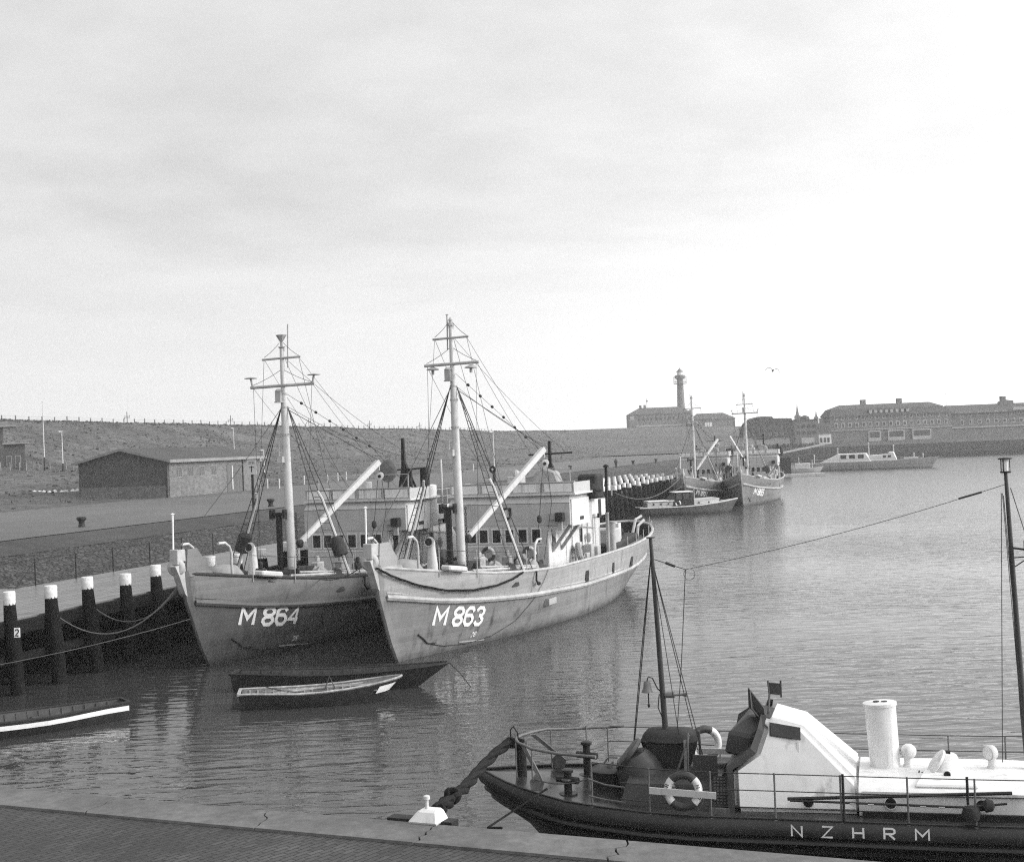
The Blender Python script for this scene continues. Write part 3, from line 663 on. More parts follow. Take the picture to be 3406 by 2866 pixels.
# seagull
g = at(2570, 1233, Y=90); q = MB()
def wing(sg):
    pts = [(0,0,.02),(sg*.22,.03,.14),(sg*.42,.0,.13),(sg*.62,-.10,-.06)]; wds = (.22,.24,.2,.04); rows = []
    for (x,y,z), c in zip(pts, wds): rows.append([(x,y-c*.6,z),(x,y,z+.018),(x,y+c*.4,z),(x,y,z-.012),(x,y-c*.6,z)])
    q.grid(rows)
wing(1); wing(-1); q.tube([(0,-.30,-.02),(0,-.2,0),(0,0,0),(0,.16,.01),(0,.25,.03),(0,.32,.02)], [.02,.05,.075,.055,.045,.012], 7)
o = q.build('seagull', mat('gull plumage', .05, .8, .3, 8, 0), loc=g, smooth=50, rz=.3); o.rotation_euler = (.1, .22, -.35); o.scale = (.8,.8,1.1)
tag(o, 'grey seagull gliding high in front of the white sky', 'seagull')
# haze
hz = MB(); hz.box(-640, 640, -60, 1260, -1.0, 62)
hm = bpy.data.materials.new('haze'); hm.use_nodes = True; hn = hm.node_tree; 
for n_ in list(hn.nodes): hn.nodes.remove(n_)
ho = hn.nodes.new('ShaderNodeOutputMaterial'); pvn = hn.nodes.new('ShaderNodeVolumePrincipled'); hn.links.new(pvn.outputs[0], ho.inputs['Volume'])
pvn.inputs['Color'].default_value = (.93,.93,.93,1); pvn.inputs['Density'].default_value = .00034; pvn.inputs['Anisotropy'].default_value = .2
tag(hz.build('haze', hm), kind='stuff')
# ------------------------------------------------------------------ lettering: strokes laid on a surface
GL = {
 'M': [[(0,0),(.0,1),(.5,.38),(1,1),(1,0)]],
 '8': [[(.26,1),(.74,1),(1,.82),(1,.70),(.76,.54),(.24,.54),(0,.70),(0,.82),'c'], [(.24,.46),(.76,.46),(1,.30),(1,.18),(.74,0),(.26,0),(0,.18),(0,.30),'c']],
 '6': [[(.98,.80),(.74,1),(.26,1),(0,.80),(0,.20),(.26,0),(.74,0),(1,.20),(1,.38),(.74,.56),(.10,.56)]],
 '3': [[(0,.82),(.26,1),(.74,1),(1,.82),(1,.70),(.76,.54),(.40,.54)], [(.70,.48),(1,.30),(1,.18),(.74,0),(.26,0),(0,.18)]],
 '4': [[(.78,0),(.78,1),(0,.30),(1,.30)]],
 '5': [[(.95,1),(.05,1),(.05,.58),(.74,.60),(1,.42),(1,.20),(.74,0),(.26,0),(0,.18)]],
 '1': [[(.2,.8),(.55,1),(.55,0)]],
 '2': [[(0,.8),(.26,1),(.74,1),(1,.8),(1,.64),(0,0),(1,0)]],
 'N': [[(0,0),(0,1),(1,0),(1,1)]],
 'Z': [[(0,1),(1,1),(0,0),(1,0)]],
 'H': [[(0,0),(0,1)], [(1,0),(1,1)], [(.07,.5),(.93,.5)]],
 'R': [[(0,0),(0,1),(.8,1),(1,.86),(1,.64),(.8,.5),(.07,.5)], [(.45,.46),(1,0)]],
 'U': [[(0,1),(0,.2),(.26,0),(.74,0),(1,.2),(1,1)]], 'L': [[(0,1),(0,0),(1,0)]], 'E': [[(1,1),(0,1),(0,0),(1,0)], [(.08,.52),(.8,.52)]],
}
def strokes(mb, text, x0, h, wd, gap, th, fn, italic=0.0, adv=None, seg=.12):
    x = x0; lift = 0
    for i, ch in enumerate(text):
        if ch == ' ': x += gap*1.5; continue
        w = wd*(1.25 if ch == 'M' else 1)*(.6 if ch == '1' else 1)
        for st in GL[ch]:
            cl = st[-1] == 'c'; P = [V((a*w, b*h, 0)) for a, b in (st[:-1] if cl else st)]; n = len(P); pr = []
            for k in range(n):
                a = P[k-1] if (k or cl) else None; b = P[(k+1) % n] if (k < n-1 or cl) else None
                d1 = (P[k]-a).normalized() if a is not None else None; d2 = (b-P[k]).normalized() if b is not None else None
                d1 = d1 or d2; d2 = d2 or d1
                n1 = V((-d1.y, d1.x, 0)); n2 = V((-d2.y, d2.x, 0)); mt = n1+n2
                mt = n1 if mt.length < .2 else mt.normalized()*(1/max(.55, mt.normalized().dot(n1)))
                pr.append((P[k]+mt*th/2, P[k]-mt*th/2))
            if cl: pr.append(pr[0])
            rows = []
            for k in range(len(pr)-1):
                m = max(1, int((pr[k+1][0]-pr[k][0]).length/seg))
                for j in range(m + (1 if k == len(pr)-2 else 0)):
                    t = j/m; rows.append([pr[k][0].lerp(pr[k+1][0], t), pr[k][0].lerp(pr[k+1][0], t).lerp(pr[k][1].lerp(pr[k+1][1], t), .5), pr[k][1].lerp(pr[k+1][1], t)])
            mb.grid([[fn(x + p.x + italic*p.y, p.y, lift) for p in r] for r in rows])
            lift = (lift + .003) % .0091
        x += (adv or (w + gap))
    return mb

# ------------------------------------------------------------------ the wooden minesweepers (s aft from the stem, t to port, z up)
SP = [(-.6,1.4),(0,0),(-.6,.9),(-1.58,2.96),(-1.8,4.1),(-1.62,5.2)]
def stem(z):
    if z < 0: return -z*.6
    for (a, z0), (b, z1) in zip(SP[1:], SP[2:]):
        if z <= z1: return lerp(a, b, (z-z0)/(z1-z0))
    return -1.6
def stern(z): return 33.4 + 3.0*sm((z+.3)/2.8)
def sheer(s):
    P = [(-2.2,4.2),(0,3.86),(2.5,3.5),(5,3.22),(8,3.02),(12,2.88),(19,2.82),(25,2.86),(30,3.06),(36.6,3.6)]
    for (a, z0), (b, z1) in zip(P, P[1:]):
        if s <= b: return lerp(z0, z1, (s-a)/(b-a))
    return 3.6
def strk(s):
    P = [(-2.2,3.03),(1.7,2.38),(4.5,2.12),(8,1.90),(15.4,1.58),(25.5,1.52),(35.4,1.85)]
    for (a, z0), (b, z1) in zip(P, P[1:]):
        if s <= b: return lerp(z0, z1, (s-a)/(b-a))
    return 1.85
def half(s, z):
    u = max(0, min(1, (s-stem(z))/(stern(z)-stem(z))))
    bd = 1-(1-min(u/.36, 1))**2.3; bw_ = 1-(1-min(u/.52, 1))**1.7
    sd_ = sqrt(max(0, 1-max(0, (u-.62)/.38)**2.8)); sw = 1-max(0, (u-.52)/.48)**2.0
    k = max(0, min(1, z/3))**.8
    return (3.3*bw_*sw*(1+min(0, z)*.25))*(1-k) + 3.6*bd*sd_*k
US = [0,.004,.012,.025,.045,.07,.1,.135,.17,.21,.25,.3,.35,.4,.46,.52,.58,.64,.70,.76,.82,.87,.91,.94,.965,.985,.995,1]
def minesweeper(name, label, loc, deg, num, o):
    T = thing(name, label, 'minesweeper', loc, pi/2 - radians(deg), 'grey minesweepers moored along the jetty')
    B = lambda: MB(-1)
    mh, ml = o['mats']
    def shell(zlo, zhi, nz, mt, nm, inset=0):
        q = B()
        for sd_ in (1, -1):
            rows = []
            for u in US:
                r = []
                for j in range(nz+1):
                    # walk the station upright at deck level
                    s0 = lerp(stem(3.5), stern(3.5), u); a = zlo(s0); b = zhi(s0); z = lerp(a, b, j/nz)
                    s = lerp(stem(z), stern(z), u); r.append((s, sd_*max(0, half(s, z)-inset), z))
                rows.append(r)
            q.grid(rows)
        return q.build(nm, mt, T, smooth=50)
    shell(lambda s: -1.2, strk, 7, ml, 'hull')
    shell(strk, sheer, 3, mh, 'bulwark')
    shell(lambda s: sheer(s)-.8, lambda s: sheer(s)-.02, 1, M_dark, 'bulwark_lining', .13)
    q = B(); q.grid([[(lerp(stem(3)+.3, stern(3)-.3, u), t*max(0, half(lerp(stem(3)+.3, stern(3)-.3, u), sheer(lerp(-1, 35, u))-.8)-.06), sheer(lerp(-1, 35, u))-.78) for t in (-1, -.5, 0, .5, 1)] for u in US]); q.build('deck', M_deck, T)
    q = B()
    for sd_ in (1, -1):
        pts = []
        for u in US[1:]:
            s = lerp(stem(3.9), stern(3.3), u); z = sheer(s); pts.append((s, sd_*max(.0, half(s, z)-.05), z+.03))
        q.tube(pts, .085, 6)
    q.build('cap_rail', M_strake if o.get('darkrail') is None else M_canvas_d, T, smooth=50)
    q = B()
    for sd_ in (1, -1):
        pts = []
        for u in US[1:]:
            s = lerp(stem(2.6), stern(1.9), u); z = strk(s); pts.append((s, sd_*(half(s, z)+.02), z))
        q.tube(pts, .125, 6); q.tube([(a, b-sd_*.0, c+.19) for a, b, c in pts], .04, 6)
    q.build('rubbing_strake', o.get('strakemat', M_strake), T, smooth=50)
    q = B()
    zs_ = [-1, -.3, 0, .5, .9, 1.5, 2.2, 2.96, 3.6, 4.25]
    q.grid([[(stem(z)-.16, .0, z),(stem(z)-.13, .08, z),(stem(z)+.16, .18, z),(stem(z)+.16, -.18, z),(stem(z)-.13, -.08, z),(stem(z)-.16, .0, z)] for z in zs_]); q.build('stem_post', ml, T, smooth=30)
    # raised bow plates, stem head, roller, jackstaff
    for sd_ in (1, -1):
        q = B(); q.prism([(-1.75,sd_*.12,4.0),(-1.62,sd_*.14,5.15),(-1.25,sd_*.36,5.18),(-.42,sd_*(half(-.42,3.92)-.1),3.92),(-1.0,sd_*(half(-1.0,3.98)-.06),3.98)], (0,-sd_*.06,0)); q.build('bow_plate', mh, T)
    q = B(); q.box(-2.28,-1.72,-.28,.10,4.66,5.16); q.box(-2.34,-2.24,-.30,.12,4.55,5.2); q.build('stem_head', M_strake, T, bevel=.03)
    q = B(); q.ring((-2.14,-.10,4.44), (-.93,.36,0), .22, .16, 18, 8); q.build('bow_roller', M_strake, T, smooth=60)
    q = B(); q.ring((-2.22,-.07,4.44), (-.93,.36,0), .06, .10, 12, 6); q.build('roller_core', M_black, T, smooth=60)
    q = B(); q.prism([(-2.5,-.2,4.5),(-1.8,-.2,4.6),(-1.62,-.2,3.1),(-1.85,-.2,3.3),(-2.25,-.2,4.1)], (0,.3,0)); q.build('stem_bracket', M_strake, T)
    q = B(); q.tube([(-2.1,-.25,5.1),(-2.05,-.25,6.65)], .045, 6); q.lathe([(.0,-.04),(.10,0),(.0,.06)], (-2.05,-.25,6.66), n=8); q.build('jackstaff', M_white, T)
    # hull number
    def fn(x, y, lf):
        s = o['num0'] + x; z = o['numz'] - .115*x + y
        return (s - .30*half(s, z)*.0, half(s, z)+.016+lf, z)
    q = B(); strokes(q, num, 0, .74, .54, .20, .165 if o['near'] else .2, fn, -.06, seg=.1); q.build('hull_number', M_letter, T)
    # scuppers, guard bar, stains
    for s, w_ in ((15.6,.55),(24.6,.55),(20.5,.4)) if o['near'] else ((16,.5),(24.6,.5)):
        q = B(); z = strk(s)+.42; q.add([(s,half(s,z)+.012,z-.28),(s+w_,half(s+w_,z)+.012,z-.28),(s+w_,half(s+w_,z+.3)+.012,z+.30),(s,half(s,z+.3)+.012,z+.30)], [(0,1,2,3)]); q.build('scupper', M_black, T)
    q = B(); q.tube([(s, half(s,z)+.03, z) for s, z in ((.75,1.05),(1.15,.80),(1.45,.58))], .035, 5); q.tube([(s, half(s,z)+.03, z) for s, z in ((1.45,.58),(2.0,.52))], .03, 5); q.build('guard_bar', M_dark, T)
    if o['near']:
        q = B(); q.tube([(s, half(s,z)+.04, z) for s, z in ((1.5,.56),(2.6,.30),(4.2,.18),(6.0,.28),(7.6,.75),(8.8,1.6),(9.4,2.4),(9.6,2.95))], .016, 4); q.build('hull_line', M_wire, T)
        q = B(); q.tube([(8.2, half(8.2,3)+.06, 3.02),(8.25, half(8.2,2.7)+.12, 2.6),(8.5, half(8.5,2.5)+.14, 2.42)], .05, 6); q.lathe([(.0,-.1),(.1,-.05),(.1,.05),(.0,.1)], (8.62, half(8.6,2.4)+.16, 2.40), n=8); q.build('overboard_pipe', M_dark, T)
        q = B(); z = .30
        q.add([(3.6,half(3.6,.32)+.02,.30),(5.5,half(5.5,.2)+.02,.14),(5.5,half(5.5,.24)+.02,.20),(3.6,half(3.6,.38)+.02,.36)], [(0,1,2,3)])
        q.build('echo_plate', M_strake, T)
        # short number at the waterline
        def f2(x, y, lf): s = 4.3+x; zz_ = .46+y; return (s, half(s, zz_)+.02+lf, zz_)
        q = B(); strokes(q, '28', 0, .2, .12, .05, .035, f2, .1); q.build('draught_mark', M_letter, T)
        q = B(); s = 10.2; z = strk(s)-.35; q.box(s, s+1.1, half(s,z)-.1, half(s,z)+.22, z-.28, z+.02); q.build('sponson', mh, T)
    # deckhouse and bridge
    hm_, hw_ = (M_house, M_house_w)
    d0 = 2.0
    q = B(); q.box(13.4,22.6,-2.45,2.25,d0,4.84); q.build('deckhouse', hm_, T)
    q = B(); q.box(13.43,22.4,2.251,2.30,d0,4.80); q.build('side_plating', hw_, T)
    L0, R0 = o.get('bridge', (-3.15, 3.5))
    q = B(); q.prism([(13.42,L0,4.85),(13.42,R0,4.85),(17.2,R0,4.85),(17.2,L0,4.85)], (0,0,1.12)); q.build('bridge', hm_, T)
    q = B(); q.prism([(13.41,L0,5.962),(13.41,R0,5.962),(17.0,R0,5.962),(17.0,L0,5.962)], (0,0,.018)); q.build('bridge_seam', M_canvas_d, T)
    q = B(); q.grid([[(13.42,L0,5.981),(13.42,R0,5.981)],[(13.72,L0+.08,6.36),(13.72,R0-.08,6.36)],[(17.2,L0+.1,6.36),(17.2,R0-.1,6.36)],[(17.2,L0,5.981),(17.2,R0,5.981)]]); q.add([(13.42,R0,5.981),(13.72,R0-.08,6.36),(17.2,R0-.1,6.36),(17.2,R0,5.981)],[(0,1,2,3)]); q.add([(13.42,L0,5.981),(13.72,L0+.08,6.36),(17.2,L0+.1,6.36),(17.2,L0,5.981)],[(0,1,2,3)]); q.build('visor', hm_, T)
    q = B(); q.box(13.52,17.3,L0-.1,R0+.28,6.365,6.46); q.build('bridge_ledge', M_house_w, T)
    q = B(); q.box(13.65,13.71,L0,R0+.2,6.461,7.0); q.box(13.71,16.4,R0+.14,R0+.2,6.461,7.0); q.box(13.71,16.4,L0,L0+.06,6.461,7.0); q.box(13.60,13.76,L0-.04,R0+.24,7.0,7.05); q.build('bridge_screen', hm_, T)
    n_ = 4; wd = (R0+.2-L0)/n_
    for i in range(n_):
        q = B(); q.box(13.625,13.648,L0+.12+wd*i,L0+wd*(i+1)-.12,6.53,6.95); q.build('screen_panel', M_white, T)
        q = B(); q.box(13.61,13.649,L0+wd*(i+1)-.06,L0+wd*(i+1)+.0,6.48,7.0); q.build('screen_post', M_strake, T)
    q = B(); q.box(13.6,16.5,R0+.001,R0+.06,4.78,6.14); q.build('wing_plate', hw_, T)
    q = B(); q.box(14.9,15.5,R0+.061,R0+.08,5.02,5.2); q.build('nameplate', M_dark, T)
    q = B(); q.box(16.5,18.5,2.6,R0-.02,5.15,5.95); q.box(18.5,20.6,2.63,3.2,5.1,5.86); q.box(17.2,22.8,-2.4,2.64,4.86,5.80); q.build('after_house', hw_, T)
    q = B(); q.box(18.42,18.9,R0-.1,R0,4.9,5.9); q.box(17.3,22.9,-2.45,2.7,5.801,5.88); q.build('after_trim', M_dark, T)
    for s in (13.8, 15.2):     # struts under the bridge wing
        q = B(); q.bar((s,R0-.1,4.84),(s+.2,2.30,3.5),.10,.16); q.build('wing_strut', M_strake, T)
        q = B(); q.bar((s,L0+.1,4.84),(s+.2,-2.4,3.6),.10,.16); q.build('wing_strut', M_strake, T)
    for i, t in enumerate((-2.1,-1.45,-.73,-.02,.70,1.44)):
        q = B(); q.box(13.36,13.399,t-.05,t+.51,3.93,4.73); wf = q.build('window', hw_, T)
        q = B(); q.box(13.345,13.357,t+.02,t+.44,4.01,4.65); q.build('pane', M_glass, wf)
    for s, w_, z0, z1 in ((13.95,.55,3.7,4.6),(16.2,.7,2.2,4.1),(18.6,.5,3.6,4.4)):
        tt = 2.30
        q = B(); q.box(s,s+w_,tt+.001,tt+.03,z0,z1); q.build('side_door' if z0 < 3 else 'side_window', hw_ if z0 < 3 else M_glass, T)
    q = B()
    for t in (-1.1, .35, 1.75): q.box(13.385,13.398,t-.02,t+.02,2.1,3.8)
    q.box(13.38,13.399,-2.4,2.2,3.78,3.84); q.build('house_batten', M_house_w, T)
    # fittings on the port side
    for s, h, r in ((21.6,4.9,.10),(22.5,4.35,.19)):
        q = B(); q.lathe([(r,2.0),(r,h),(r*1.15,h+.02),(r*1.15,h+.1),(r*.6,h+.12)], (s,3.0,0), n=10); q.build('vent_pipe', M_strake, T, smooth=40)
    q = B(); q.tube([(21.6,3.0,4.9),(21.75,3.0,7.55)], .085, 8); q.lathe([(.16,0),(.18,.06),(.06,.16)], (21.75,3.0,7.55), n=8); q.build('exhaust_pipe', M_black, T, smooth=40)
    for k, (s, z0, z1) in enumerate(((18.4,2.2,3.0),(19.2,2.1,3.4),(20.4,2.2,3.2))):
        q = B(); q.box(s,s+.55,2.31,2.75,z0,z1); q.build('deck_locker', hm_ if k != 1 else M_strake, T, bevel=.03)
    q = B()
    for s in (17.1,18.9,19.9,20.9): q.tube([(s,2.36,2.2),(s,2.36,4.8)], .03, 5)
    q.tube([(17.0,2.4,4.3),(19.0,2.4,4.4),(21.2,2.4,4.2)], .025, 5); q.lathe([(.1,0),(.16,.3),(.1,.5)], (19.6,2.5,3.5), n=8); q.lathe([(.1,0),(.12,.2),(.08,.35)], (17.6,2.45,4.5), n=8); q.build('side_piping', M_strake, T)
    # searchlight box on the bridge front
    q = B(); q.box(13.0,13.38,R0-.68,R0-.25,5.05,5.50); sl = q.build('signal_light', M_dark, T, bevel=.03); q = B(); q.box(13.2,13.41,R0-.60,R0-.38,4.6,5.04); q.box(13.3,13.41,R0-1.05,R0-.7,5.15,5.45); q.build('bracket', M_strake, sl)
    if o.get('left_light'):
        q = B(); q.box(13.0,13.38,L0+.25,L0+.68,5.05,5.50); q.build('signal_light', M_dark, T, bevel=.03)
    if o.get('badge'):
        q = B(); q.prism([(13.36,-.14,5.78),(13.36,.34,5.78),(13.36,.34,5.40),(13.36,.24,5.22),(13.36,.10,5.14),(13.36,-.04,5.22),(13.36,-.14,5.40)], (.05,0,0)); bd_ = q.build('badge', M_dark, T)
        q = B(); q.prism([(13.345,.0,5.28),(13.345,.02,5.45),(13.345,-.04,5.52),(13.345,.0,5.66),(13.345,.12,5.70),(13.345,.22,5.62),(13.345,.20,5.48),(13.345,.24,5.32)], (.012,0,0)); q.build('badge_emblem', M_mast, bd_)
    for t in (L0+.3, .2, R0-.3):
        q = B(); q.tube([(14.6,t,7.0),(14.6,t,7.75)], .022, 5); q.build('bridge_stanchion', M_strake, T)
    q = B(); q.tube([(14.6,L0+.3,7.7),(14.6,.2,7.72),(14.6,R0-.3,7.7)], .018, 5); q.build('bridge_rail', M_strake, T)
    q = B(); q.box(14.9,15.6,-.4,.4,6.4,7.35); q.lathe([(.2,0),(.22,.2),(.1,.34)], (15.25,0,7.35), n=10); q.build('compass_binnacle', hm_, T, bevel=.04)
    for s in (17.6, 19.2, 20.8, 22.3):
        q = B(); q.tube([(s,2.5,5.85),(s,2.5,6.75)], .022, 5); q.build('roof_stanchion', M_strake, T)
    q = B(); q.tube([(17.6,2.5,6.7),(22.3,2.5,6.7)], .018, 5); q.tube([(17.6,2.5,6.3),(22.3,2.5,6.3)], .014, 5); q.build('roof_rail', M_strake, T)
    for s, t in ((24.0,3.2),(26.0,3.1),(28.0,3.0),(30.0,2.7),(32.2,2.1),(34.2,1.3)):
        q = B(); t = half(s, sheer(s))-.12; q.tube([(s,t,sheer(s)-.1),(s,t,sheer(s)+.62)], .025, 5); q.build('rail_stanchion', M_strake, T)
    # mast
    mz = o['mast']; ms = 7.4
    q = B(); q.tube([(ms,0,2.2),(ms-.02,0,3.6)], .225, 12); q.build('mast_foot', M_strake, T, smooth=40)
    q = B(); q.tube([(ms-.02,0,3.6),(ms-.1,0,6.5),(ms-.18,0,11.2),(ms-.2,0,12.2),(ms-.24,0,mz)], [.215,.21,.17,.13,.095], 12); q.build('mast', M_mast, T, smooth=40)
    for z, r in ((mz-.12,.13),(11.85,.17),(11.2,.19),(9.9,.20)):
        q = B(); q.lathe([(r,0),(r,.1)], (ms-.17,0,z), n=10); q.build('mast_band', M_strake, T)
    y1, y2, w1, w2 = o['yards']
    for z, w_, r in ((y1,w1,.075),(y2,w2,.055)):
        q = B(); q.tube([(ms-.3,-w_,z-.02),(ms-.3,w_,z+.02)], r, 7); q.build('yard', M_strake, T, smooth=40)
        q = B()
        for sd_ in (1, -1): q.tube(catenary((ms-.25,sd_*.1,z+.75),(ms-.3,sd_*(w_-.1),z+.08),.05,5), .012, 4)
        q.build('yard_lift', M_wire, T)
    for sd_ in (1, -1):
        q = B()
        if o['lamps'] == 'up': q.tube([(ms-.3,sd_*(w1-.12),y1),(ms-.3,sd_*(w1-.02),y1+.42)], .05, 6); q.lathe([(.30,0),(.32,.03),(.05,.08)], (ms-.3,sd_*(w1-.02),y1+.42), n=10)
        else: q.lathe([(.05,.0),(.30,-.12),(.30,-.16),(.07,-.18),(.07,-.38)], (ms-.3,sd_*(w1-.42),y1-.08), n=10)
        q.build('yard_lamp', M_strake, T, smooth=40)
    q = B(); q.box(ms-.52,ms-.24,-.30,-.02,o['mlamp'],o['mlamp']+.5); q.lathe([(.24,0),(.24,.05)], (ms-.38,-.16,o['mlamp']-.06), n=8); q.lathe([(.2,0),(.1,.1)], (ms-.38,-.16,o['mlamp']+.5), n=8); q.build('mast_light', M_strake, T)
    q = B()
    if o['top'] == 'funnel':
        q.lathe([(.1,0),(.2,.06),(.06,.1),(.06,.3),(.26,.62),(.28,.64),(.0,.65)], (ms-.24,0,mz), n=8); q.tube([(ms-.2,.28,mz-.95),(ms-.2,.36,mz+1.15)], .035, 5)
    else:
        q.lathe([(.16,0),(.16,.12),(.09,.14),(.09,.26),(.12,.28),(.0,.45)], (ms-.24,0,mz), n=8); q.tube([(ms-.2,-.22,mz-1.1),(ms-.2,-.18,mz+.55)], .035, 5); q.lathe([(.1,0),(.0,.04)], (ms-.2,-.18,mz+.55), n=6)
    q.build('masthead', M_strake, T)
    if o['near'] or True:
        q = B(); q.box(ms-.6,ms-.3,-.26,0,8.6,8.9); q.tube([(ms-.4,-.24,8.9),(ms-.35,-.24,9.6)], .02, 4); q.build('mast_light', M_strake, T)
    # shrouds as rope ladders
    for sd_ in (1, -1):
        top = V((ms-.17, sd_*.16, o['hounds'])); feet = [V((s, sd_*(half(s, sheer(s))-.12), sheer(s)+.05)) for s in (o['sh'][0], o['sh'][1], o['sh'][2])]
        for f_ in feet[2:]:
            q = B(); q.tube([tuple(top), tuple(f_)], .022, 5); q.build('shroud', M_wire, T)
        q = B(); q.tube([tuple(top), tuple(feet[0])], .022, 5); q.tube([tuple(top), tuple(feet[1])], .022, 5)
        for k in range(1, 26):
            f_ = k/26; q.tube([tuple(top.lerp(feet[0], f_)), tuple(top.lerp(feet[1], f_))], .014, 4)
        q.build('rope_ladder', M_wire, T)
        f_ = feet[1]
        q = B(); q.tube([tuple(f_ + V((.15,sd_*.02,-.1))), tuple(f_.lerp(top, .30)+V((.12,0,0))), tuple(f_.lerp(top, .45)+V((.1,0,0))), tuple(f_.lerp(top, .49)+V((-.1,-sd_*.0,.05)))], .065, 6); q.build('ladder_pole', M_mast, T, smooth=40)
        if o.get('drums'):
            q = B(); a_ = f_.lerp(top, .17 if sd_ > 0 else .20); d_ = (top-f_).normalized()
            q.tube([tuple(a_-d_*.45), tuple(a_-d_*.42), tuple(a_+d_*.35), tuple(a_+d_*.5)], [.30,.34,.34,.18], 12); q.build('fender', M_canvas_d, T, smooth=40)
    # boom and running rigging
    tip = V(o['tip']); foot = V((8.15, .12, 4.72))
    q = B(); q.bar(tuple(foot), tuple(tip), .24, .24, .30, .30); q.build('boom', M_mast, T, bevel=.04)
    q = B(); q.lathe([(.08,-.15),(.2,-.1),(.2,.1),(.08,.15)], tuple(foot-V((.15,0,.1))), (0,1,0), 8); q.build('gooseneck', M_dark, T)
    bp = tip + V((0,.02,-.75)); q = B(); q.lathe([(.0,-.07),(.15,-.06),(.19,-.04),(.19,.04),(.15,.06),(.0,.07)], tuple(bp), (.93,-.36,0), 14, 1.25); q.tube([tuple(tip+V((0,0,-.1))), tuple(bp+V((0,0,.3)))], .03, 5); blk = q.build('pulley_block', M_mast, T, smooth=40); q = B(); q.lathe([(.09,-.085),(.09,.085)], tuple(bp), (.93,-.36,0), 8); q.build('sheave', M_dark, blk)
    q = B(); q.tube([tuple(tip+V((-.1,0,.1))), (ms-.1,.12,o['hounds']-.15)], .018, 4); q.build('topping_lift', M_wire, T)
    q = B(); q.tube([tuple(bp+V((0,.12,-.2))), (tip.x+.15,tip.y+.25,6.0), (tip.x-.3,tip.y-.1,3.2)], .016, 4); q.tube([tuple(bp+V((0,-.12,-.2))), (tip.x-.1,tip.y-.35,5.2), (tip.x-.6,tip.y-.6,2.9)], .016, 4); q.lathe([(.05,-.2),(.13,-.1),(.13,.1),(.05,.2)], (tip.x-.1,tip.y-.35,5.2), n=8); q.build('boom_tackle', M_wire, T)
    q = B()
    for a_, b_2 in (((-2.0,-.1,5.15),(ms-.2,-.1,o['hounds'])),): q.tube(catenary(a_, b_2, .15, 6), .022, 4)
    q.build('forestay', M_wire, T)
    q = B()
    ends = [(ms-.3,w1-.1,y1),(ms-.3,-w1+.1,y1),(ms-.3,w2-.1,y2),(ms-.3,-w2+.1,y2),(ms-.1,0,mz-.3),(ms-.1,.1,y2),(ms-.1,.1,o['hounds'])]
    for k, e in enumerate(ends): q.tube(catenary(e, (16.2+.2*k, (2.6 if e[1] > 0 else -2.6)*(.6+.1*(k%3)), 7.0 if k < 5 else 8.6), .25, 8), .011, 4)
    for sd_ in (1, -1): q.tube([(ms-.3,sd_*(w1-.15),y1),(ms-.9,sd_*1.2,2.8)], .010, 4); q.tube([(ms-.3,sd_*(w2-.1),y2),(ms+1.0,sd_*2.6,3.0)], .010, 4)
    q.build('halyard', M_wire, T)
    q = B()
    p0 = V((ms-.1,.1,o['hounds']+.6)); p1 = V((16.0,1.2,8.6))
    for k in range(1, 7): q.lathe([(.0,-.12),(.07,-.05),(.07,.05),(.0,.12)], tuple(p0.lerp(p1, k/7.5)), (p1-p0), 6)
    q.tube([tuple(p0), tuple(p1)], .012, 4); q.build('aerial_insulator', M_dark, T)
    # bridge mast
    bs, bt_, bz = o['bmast']
    q = B(); q.bar((bs,bt_,5.9),(bs,bt_,bz),.30 if o['bm'] == 'tower' else .20,.30 if o['bm'] == 'tower' else .2,.14,.14); q.build('bridge_mast', M_dark, T)
    q = B(); q.tube([(bs,bt_-1.2,bz-.72 if o['bm'] != 'tower' else bz-1.7),(bs,bt_+1.25,bz-.66 if o['bm'] != 'tower' else bz-1.62)], .05, 5); q.build('bridge_yard', M_dark, T)
    q = B()
    for a_ in ((.0,-.45),(.0,.65),(1.0,.5)): q.bar((bs,bt_,bz-1.1),(bs+a_[0],bt_+a_[1],6.2),.09,.09)
    q.build('mast_leg', M_dark, T)
    if o['bm'] == 'tower':
        q = B(); q.lathe([(.0,-.1),(.55,-.05),(.62,0),(.55,.08),(.0,.22)], (bs-.4,bt_-.75,7.9), (-.9,-.2,.1), 14); q.tube([(bs-.4,bt_-.75,6.4),(bs-.3,bt_-.75,7.6)], .08, 6); q.build('radar_dish', M_pole, T, smooth=50)
        q = B(); q.box(bs+.5,bs+.9,bt_+.7,bt_+1.05,6.4,8.0); q.box(bs+.2,bs+.4,bt_+.1,bt_+.3,6.4,7.9); q.build('cable_box', M_dark, T)
    else:
        q = B(); q.prism([(bs-.6,bt_-1.0,6.45),(bs-.6,bt_+.8,6.45),(bs-.5,bt_+.4,7.5),(bs-.5,bt_-.3,7.75),(bs-.55,bt_-.8,7.4)], (.8,0,0)); q.build('compass_cover', M_canvas, T, bevel=.08)
        q = B(); q.lathe([(.0,-.1),(.55,-.05),(.62,.0),(.62,.3),(.5,.5)], (bs+.6,bt_+2.0,6.4), (0,0,1), 12); q.box(bs+.2,bs+1.4,bt_+1.4,bt_+2.5,6.0,7.3); q.build('gun_cover', M_canvas_d, T, bevel=.12)
        q = B(); q.tube([(13.78,-.75,6.9),(13.78,-.72,7.6)], .03, 5); q.ring((13.73,-.72,7.78),(-.95,-.1,0),.13,.07,14,6); sl = q.build('searchlight', M_dark, T, smooth=50); q = B(); q.lathe([(.07,0),(.06,.03)], (13.68,-.72,7.78), (-.95,-.1,0), 10); q.build('lens', M_white, sl)
